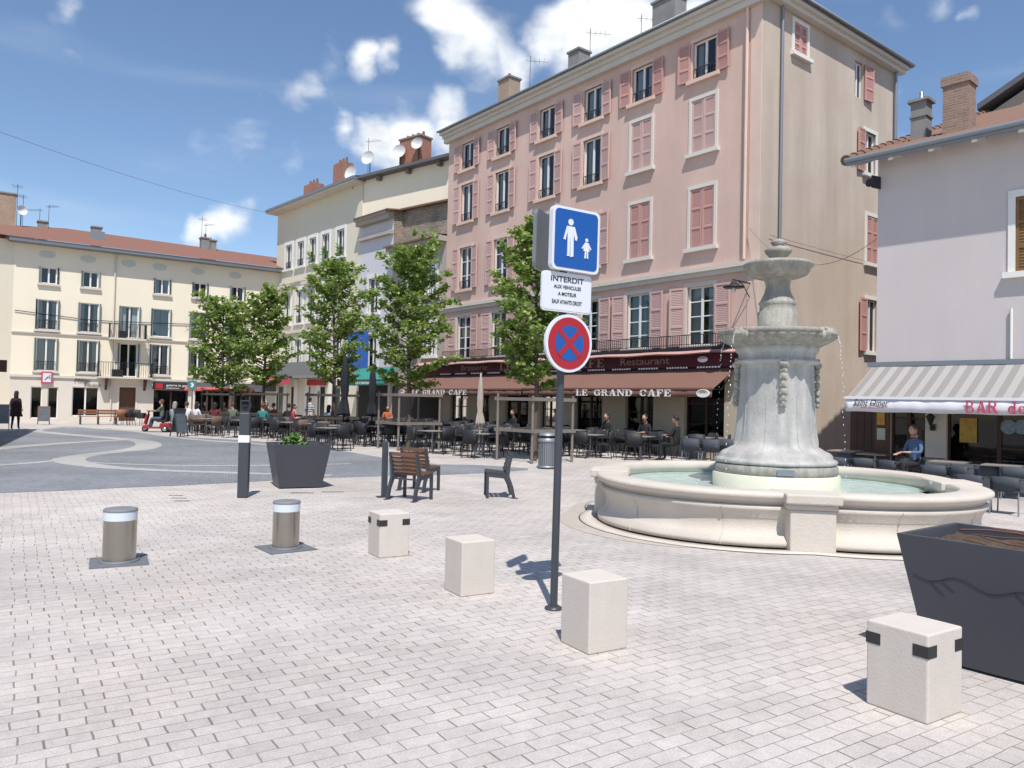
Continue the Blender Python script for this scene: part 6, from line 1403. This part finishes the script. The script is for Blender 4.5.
coat = MB().lathe([(.14, 1.40), (.20, 1.30), (.21, 1.1), (.20, .98), (.24, .75), (.29, .58)], 18, Matrix.Diagonal((1, .8, 1, 1)), cap=False).build('coat', 'cl_coat', [o for o in COL.objects if o.name.startswith('person')][-1])
CROWD = [ # px, feet y, facing degrees, label, top, bottom, hair, long, arms
 (186, 433, 200, 'person in a white top with flushed face at the left end of the crowded tables', 'cl_white', 'cl_denim', 'hair_brown', 0, 1),
 (196, 433.5, 150, 'person in a white top, second from the left end of the crowded tables', 'cl_white', 'cl_black', 'hair_dark', 1, 1),
 (205, 429.5, 10, 'person in dark clothes facing the camera behind the white tops', 'cl_black', 'cl_black', 'hair_dark', 0, 1),
 (214, 434, 175, 'person in white and maroon seen from behind below the leftmost tree', 'cl_maroon', 'cl_denim', 'hair_dark', 1, 1),
 (223, 429, 20, 'person in a tan top facing the camera below the leftmost tree', 'cl_tan', 'cl_black', 'hair_dark', 0, 0),
 (232, 433, 200, 'person in brown green clothes beside the tall banded post', 'cl_green', 'cl_tan', 'hair_brown', 0, 1),
 (262, 436, 185, 'broad person in a teal shirt seen from behind beside the tall banded post', 'cl_teal', 'cl_black', 'hair_brown', 0, 0),
 (266, 430, 15, 'person in yellowish top behind the teal shirt', 'cl_tan', 'cl_black', 'hair_dark', 0, 0),
 (273, 431.5, 250, 'person in a red top right of the teal shirt', 'cl_red', 'cl_denim', 'hair_brown', 0, 0),
 (288, 434, 210, 'person in black with dark hair right of the red top', 'cl_black', 'cl_black', 'hair_dark', 0, 1),
 (293, 436, 100, 'person in a bright red top bent low behind the small planter', 'cl_red', 'cl_black', 'hair_dark', 0, 0),
 (328, 437, 160, 'person in a white top and black hair below the middle tree', 'cl_white', 'cl_black', 'hair_dark', 1, 0),
 (387, 434, 20, 'person in an orange top in the shade below the teal awning', 'cl_orange', 'cl_black', 'hair_dark', 0, 0)]
for (px, py, a, lab, tp_, bt, hr, lg, ar) in CROWD: person(at(px, py), R(a), 'sit', lab, tp_, bt, hr, bool(lg), arms=ar)
person(at(309, 431.5), R(180), 'stand', 'standing person in a navy and white striped top serving the crowded terrace', 'cl_stripe', 'cl_white', 'hair_dark', arms=1)
def by_wall(px, off, a, lab, **k):
    u_, _ = PX.hit(px, 420, off); q = PX.w(u_, -off); person(q, PX.a+R(a), 'sit', lab, k.get('top', 'cl_black'), 'cl_black', 'hair_dark', arms=1)
by_wall(513, 1.6, 0, 'person in dark clothes against the cafe wall between the cream parasol and the fenced tree')
by_wall(607, 1.8, 0, 'person in black against the cafe wall below the letters of the right awning', top='cl_black')
by_wall(645, 1.5, 10, 'person in the dark doorway of the cafe, right of the person in black', top='cl_black')
by_wall(676, 2.6, -75, 'person seated in profile facing left under the right end of the brown awning')
g_ = at(914, 487); g_ = SF.w(SF.hit(914, 450, 1.2)[0], -1.2); person(g_, SF.a+R(-25), 'sit', 'person in a blue top seated under the striped awning, facing the fountain', 'cl_blue2', 'cl_black', 'hair_brown', arms=1)

# mobility scooter with its rider
g_ = at(157, 432); sc = thing('mobility_scooter', 'small red mobility scooter with a front basket at the left end of the terrace', 'scooter', g_, R(-85))
mb = MB(); mb.prism([(-.62, .16), (-.55, .30), (-.38, .34), (-.28, .22), (.15, .22), (.2, .42), (.55, .42), (.62, .22), (.55, .16)], -.24, .24, 'yz'); mb.build('body', 'bright_red', sc, bevel=.03)
MB().box(-.2, .2, -.28, .13, .222, .235).build('footboard', 'rubber', sc)
for (x, y, r) in ((0, -.52, .14), (-.27, .42, .15), (.27, .42, .15)):
    T = Matrix.Translation((x, y, r)) @ Matrix.Rotation(R(90), 4, 'Y'); w_ = MB().lathe([(r-.05, -.045), (r, -.035), (r, .035), (r-.05, .045)], 20, T).build('wheel', 'rubber', sc); MB().lathe([(.001, -.05), (r*.6, -.05), (r*.6, .05), (.001, .05)], 16, T).build('rim', 'chrome', w_)
mb = MB(); mb.tube([(0, -.50, .3), (0, -.38, .92)], .035); mb.tube([(-.26, -.36, .95), (-.1, -.38, .93), (.1, -.38, .93), (.26, -.36, .95)], .018); mb.build('tiller', 'rubber', sc); MB().prism([(-.56, .36), (-.48, .36), (-.38, .80), (-.46, .80)], -.14, .14, 'yz').build('front_cowl', 'bright_red', sc); MB().box(-.06, .06, -.53, -.50, .55, .65).build('headlight', 'white_band', sc)
mb = MB(); [mb.box(-.17, .17, -.82+.06*i, -.815+.06*i, .62, .84) for i in range(5)]; mb.box(-.18, .18, -.84, -.56, .60, .62); mb.box(-.18, -.17, -.84, -.56, .62, .85); mb.box(.17, .18, -.84, -.56, .62, .85); mb.build('basket', 'rubber', sc)
mb = MB(); mb.box(-.24, .24, .02, .46, .46, .56); mb.box(-.22, .22, .42, .5, .56, .98); mb.build('seat', 'cl_black', sc, bevel=.03); MB().cyl(0, .25, .4, .47, .06, n=12).build('seat_post', 'iron', sc)
person(Vector((g_.x, g_.y, -.03))+Matrix.Rotation(R(-85), 3, 'Z') @ Vector((0, .2, 0)), R(-85), 'ride', 'person in a grey green jacket and reddish cap riding the red mobility scooter', 'cl_green', 'cl_denim', 'hair_brown', arms=1)
person(at(174, 434.5), R(170), 'sit', 'person in a grey blue top with pale hair seated behind the folding board', 'cl_grey', 'cl_grey', 'hair_grey', True, arms=1)
g_ = at(174, 434.6); chair = None
# boards
def a_board(loc, rz, label, w=.55, h=1.0, m_='sign_back', frame='iron'):
    t = thing('pavement_board', label, 'board', loc, rz)
    for s in (-1, 1):
        X = Matrix.Rotation(R(12*s), 4, 'X'); 
        b_ = MB().box(-w/2, w/2, -.012, .012, .18, h, Matrix.Translation((0, s*.2, 0)) @ X).build('panel', m_, t); mb = MB()
        for x in (-w/2, w/2-.03): mb.box(x, x+.03, -.02, .02, 0, h+.02, Matrix.Translation((0, s*.2, 0)) @ X)
        mb.box(-w/2+.03, w/2-.03, -.02, .02, h-.03, h+.02, Matrix.Translation((0, s*.2, 0)) @ X); mb.build('frame', frame, b_)
    return t
mat('slate', (.07, .085, .10), .7, var=.5, vscale=14, col2=(.2, .22, .25))
a_board(at(43.5, 424.5), AF.a, 'small brown framed chalkboard in front of the double shop doors', .55, .95, 'slate', 'bench_wood')
a_board(at(179, 436.5), R(70), 'dark folding board with splayed legs at the road edge beside the scooter', .6, 1.15, 'slate', 'post_metal')
g_ = at(2, 432); t = thing('display_panel', 'grey metal display panel on thin legs cut off by the left edge', 'panel', g_, R(25))
MB().box(-.9, .22, -.02, .02, .35, 1.15).build('panel', 'sign_back', t); mb = MB(); [mb.box(x, x+.03, -.03, .03, 0, 1.2) for x in (-.93, .22)]; mb.build('leg', 'chrome', t)
# benches, loose chairs far left
def bench(loc, rz, L_, label):
    t = thing('bench', label, 'bench', loc, rz, 'long benches before the cream building'); mb = MB(); [mb.box(-L_/2, L_/2, -.2+.13*i, -.1+.13*i, .43, .46) for i in range(3)]; mb.build('seat', 'bench_wood', t); mb = MB(); [mb.box(-L_/2, L_/2, .2, .23, .55+.14*i, .66+.14*i) for i in range(2)]; mb.build('backrest', 'bench_wood', t)
    for x in (-L_/2+.1, 0, L_/2-.1): mb = MB(); mb.box(x-.03, x+.03, -.2, -.14, 0, .43); mb.prism([(.12, 0), (.18, 0), (.26, .82), (.22, .82), (.13, .42)], x-.03, x+.03, 'yz'); mb.box(x-.03, x+.03, -.2, .16, .39, .43); mb.build('leg', 'post_metal', t)
bench(at(98, 424.5), AF.a, 1.9, 'long brown slatted bench in front of the shop window of the cream building')
for i, (px, rz, lab) in enumerate(((120, .2, 'brown slatted seat left of the dark door of the cream building'), (128, .5, 'dark chair before the brown entrance door of the cream building'), (136, -.4, 'dark chair just right of the brown entrance door'))):
    c_ = make_chair('bench_wood' if i == 0 else 'wicker', True, .86, None, lab, 'loose chairs before the cream building'); c_.location = at(px, 425.2); c_.rotation_euler = (0, 0, AF.a+rz+math.pi)
# planter bowl in the window? round terracotta bowl on the bench end
tag(MB().lathe([(.001, 0), (.25, .02), (.42, .2), (.45, .34), (.41, .34), (.36, .2)], 24).build('round_tub', 'terracotta', None, at(92, 419.5)+Vector((0, 0, .45))), 'round reddish brown tub showing above the long brown bench', 'tub') if False else None
# direction sign and red canopy in the crowd
t = thing('street_sign', 'small teal square sign with a white symbol on a grey pole by the scooter', 'sign', at(191, 431), 0); MB().cyl(0, 0, 0, 2.55, .035, n=8).build('pole', 'zinc', t); o = MB().box(-.21, .21, -.06, -.03, 1.98, 2.40).build('sign_face', 'teal_sign', t); MB().prism([(-.07, 2.08), (.03, 2.08), (.10, 2.18), (.03, 2.3), (-.07, 2.28), (.0, 2.18)], -.07, -.061, 'xz').build('symbol', 'letter_white', o)
t = thing('shop_canopy', 'low red canopy with thin legs behind the crowd under the leftmost tree', 'canopy', at(219, 428.5), R(20)); mb = MB(); mb.add([(-1.7, -.5, 2.0), (1.7, -.5, 2.0), (1.7, .5, 2.15), (-1.7, .5, 2.15), (-1.7, -.5, 1.93), (1.7, -.5, 1.93), (1.7, .5, 2.08), (-1.7, .5, 2.08)], [(0, 1, 2, 3), (7, 6, 5, 4), (0, 4, 5, 1), (1, 5, 6, 2), (2, 6, 7, 3), (3, 7, 4, 0)]); mb.build('canopy_cloth', 'red_canvas', t); mb = MB(); [mb.box(x-.02, x+.02, y-.02, y+.02, 0, 1.95) for x in (-1.6, 1.6) for y in (-.45, .45)]; mb.build('leg', 'iron', t)
t = thing('yellow_shop_sign', 'round yellow sign hung on a bracket beside the second tree', 'sign', AF.w(AF.hit(266, 374)[0], -.9, 0), AF.a); zz = AF.hit(266, 374)[1]
MB().lathe([(.001, -.06), (.42, -.06), (.42, .06), (.001, .06)], 28, Matrix.Translation((0, 0, zz)) @ Matrix.Rotation(R(90), 4, 'X')).build('sign_face', 'sign_yellow', t); MB().box(-.03, .03, .06, .95, zz+.1, zz+.15).build('bracket', 'iron', t)
# street lamp mast in the middle of the trees (grey column)
t = thing('lamp_column', 'thick pale grey lamp column rising behind the leftmost tree', 'lamp post', at(231, 428.5), 0); MB().cyl(0, 0, 0, 6.2, .13, .09, 16).build('column', 'stone_trim', t); MB().lathe([(.1, 6.2), (.26, 6.3), (.22, 6.45), (.001, 6.5)], 16).build('lamp_head', 'zinc', t); MB().cyl(0, 0, 0, .35, .2, n=16).build('base', 'stone_trim', t)

# overhead wires
def wire(a, b, sag, r, label, name='overhead_wire'):
    a = Vector(a); b = Vector(b); pts = [a.lerp(b, i/16)-Vector((0, 0, sag*4*(i/16)*(1-i/16))) for i in range(17)]; o = MB().tube(pts, r, 5).build(name, 'zinc'); return tag(o, label, 'cable')
b_ = BF.w(-.3, -.7, BH+.1); wire(at_depth(-30, 121, 27), b_, .30, .010, 'long thin wire crossing the sky from the left edge to the ivory building')
wire(PX.w(PL-.3, -.1, SIDE.hit(762, 228)[1]), SF.w(-.05, .05, sx(880, 238)[1]), .9, .009, 'sagging thin wire from the pink building to the bar wall behind the fountain top')
wire(SIDE.w(.5, -.06, SIDE.hit(775, 237)[1]), SIDE.w(7.6, -.06, SIDE.hit(868, 262)[1]), .02, .008, 'thin cable clipped along the beige side wall of the pink building')
# small drain slots in the paving near the tall post
for i, (px, py) in enumerate(((176, 495.5), (179, 498.2), (182, 501))):
    g_ = gp(px, py); struct(MB().box(-.12, .12, -.02, .02, 0, .004).build('drain_slot', 'iron', None, g_, R(5)))
for i, (px, py) in enumerate(((302, 493), (333, 492))): struct(MB().box(-.2, .2, -.03, .03, 0, .004).build('drain_slot', 'iron', None, gp(px, py), R(10)))
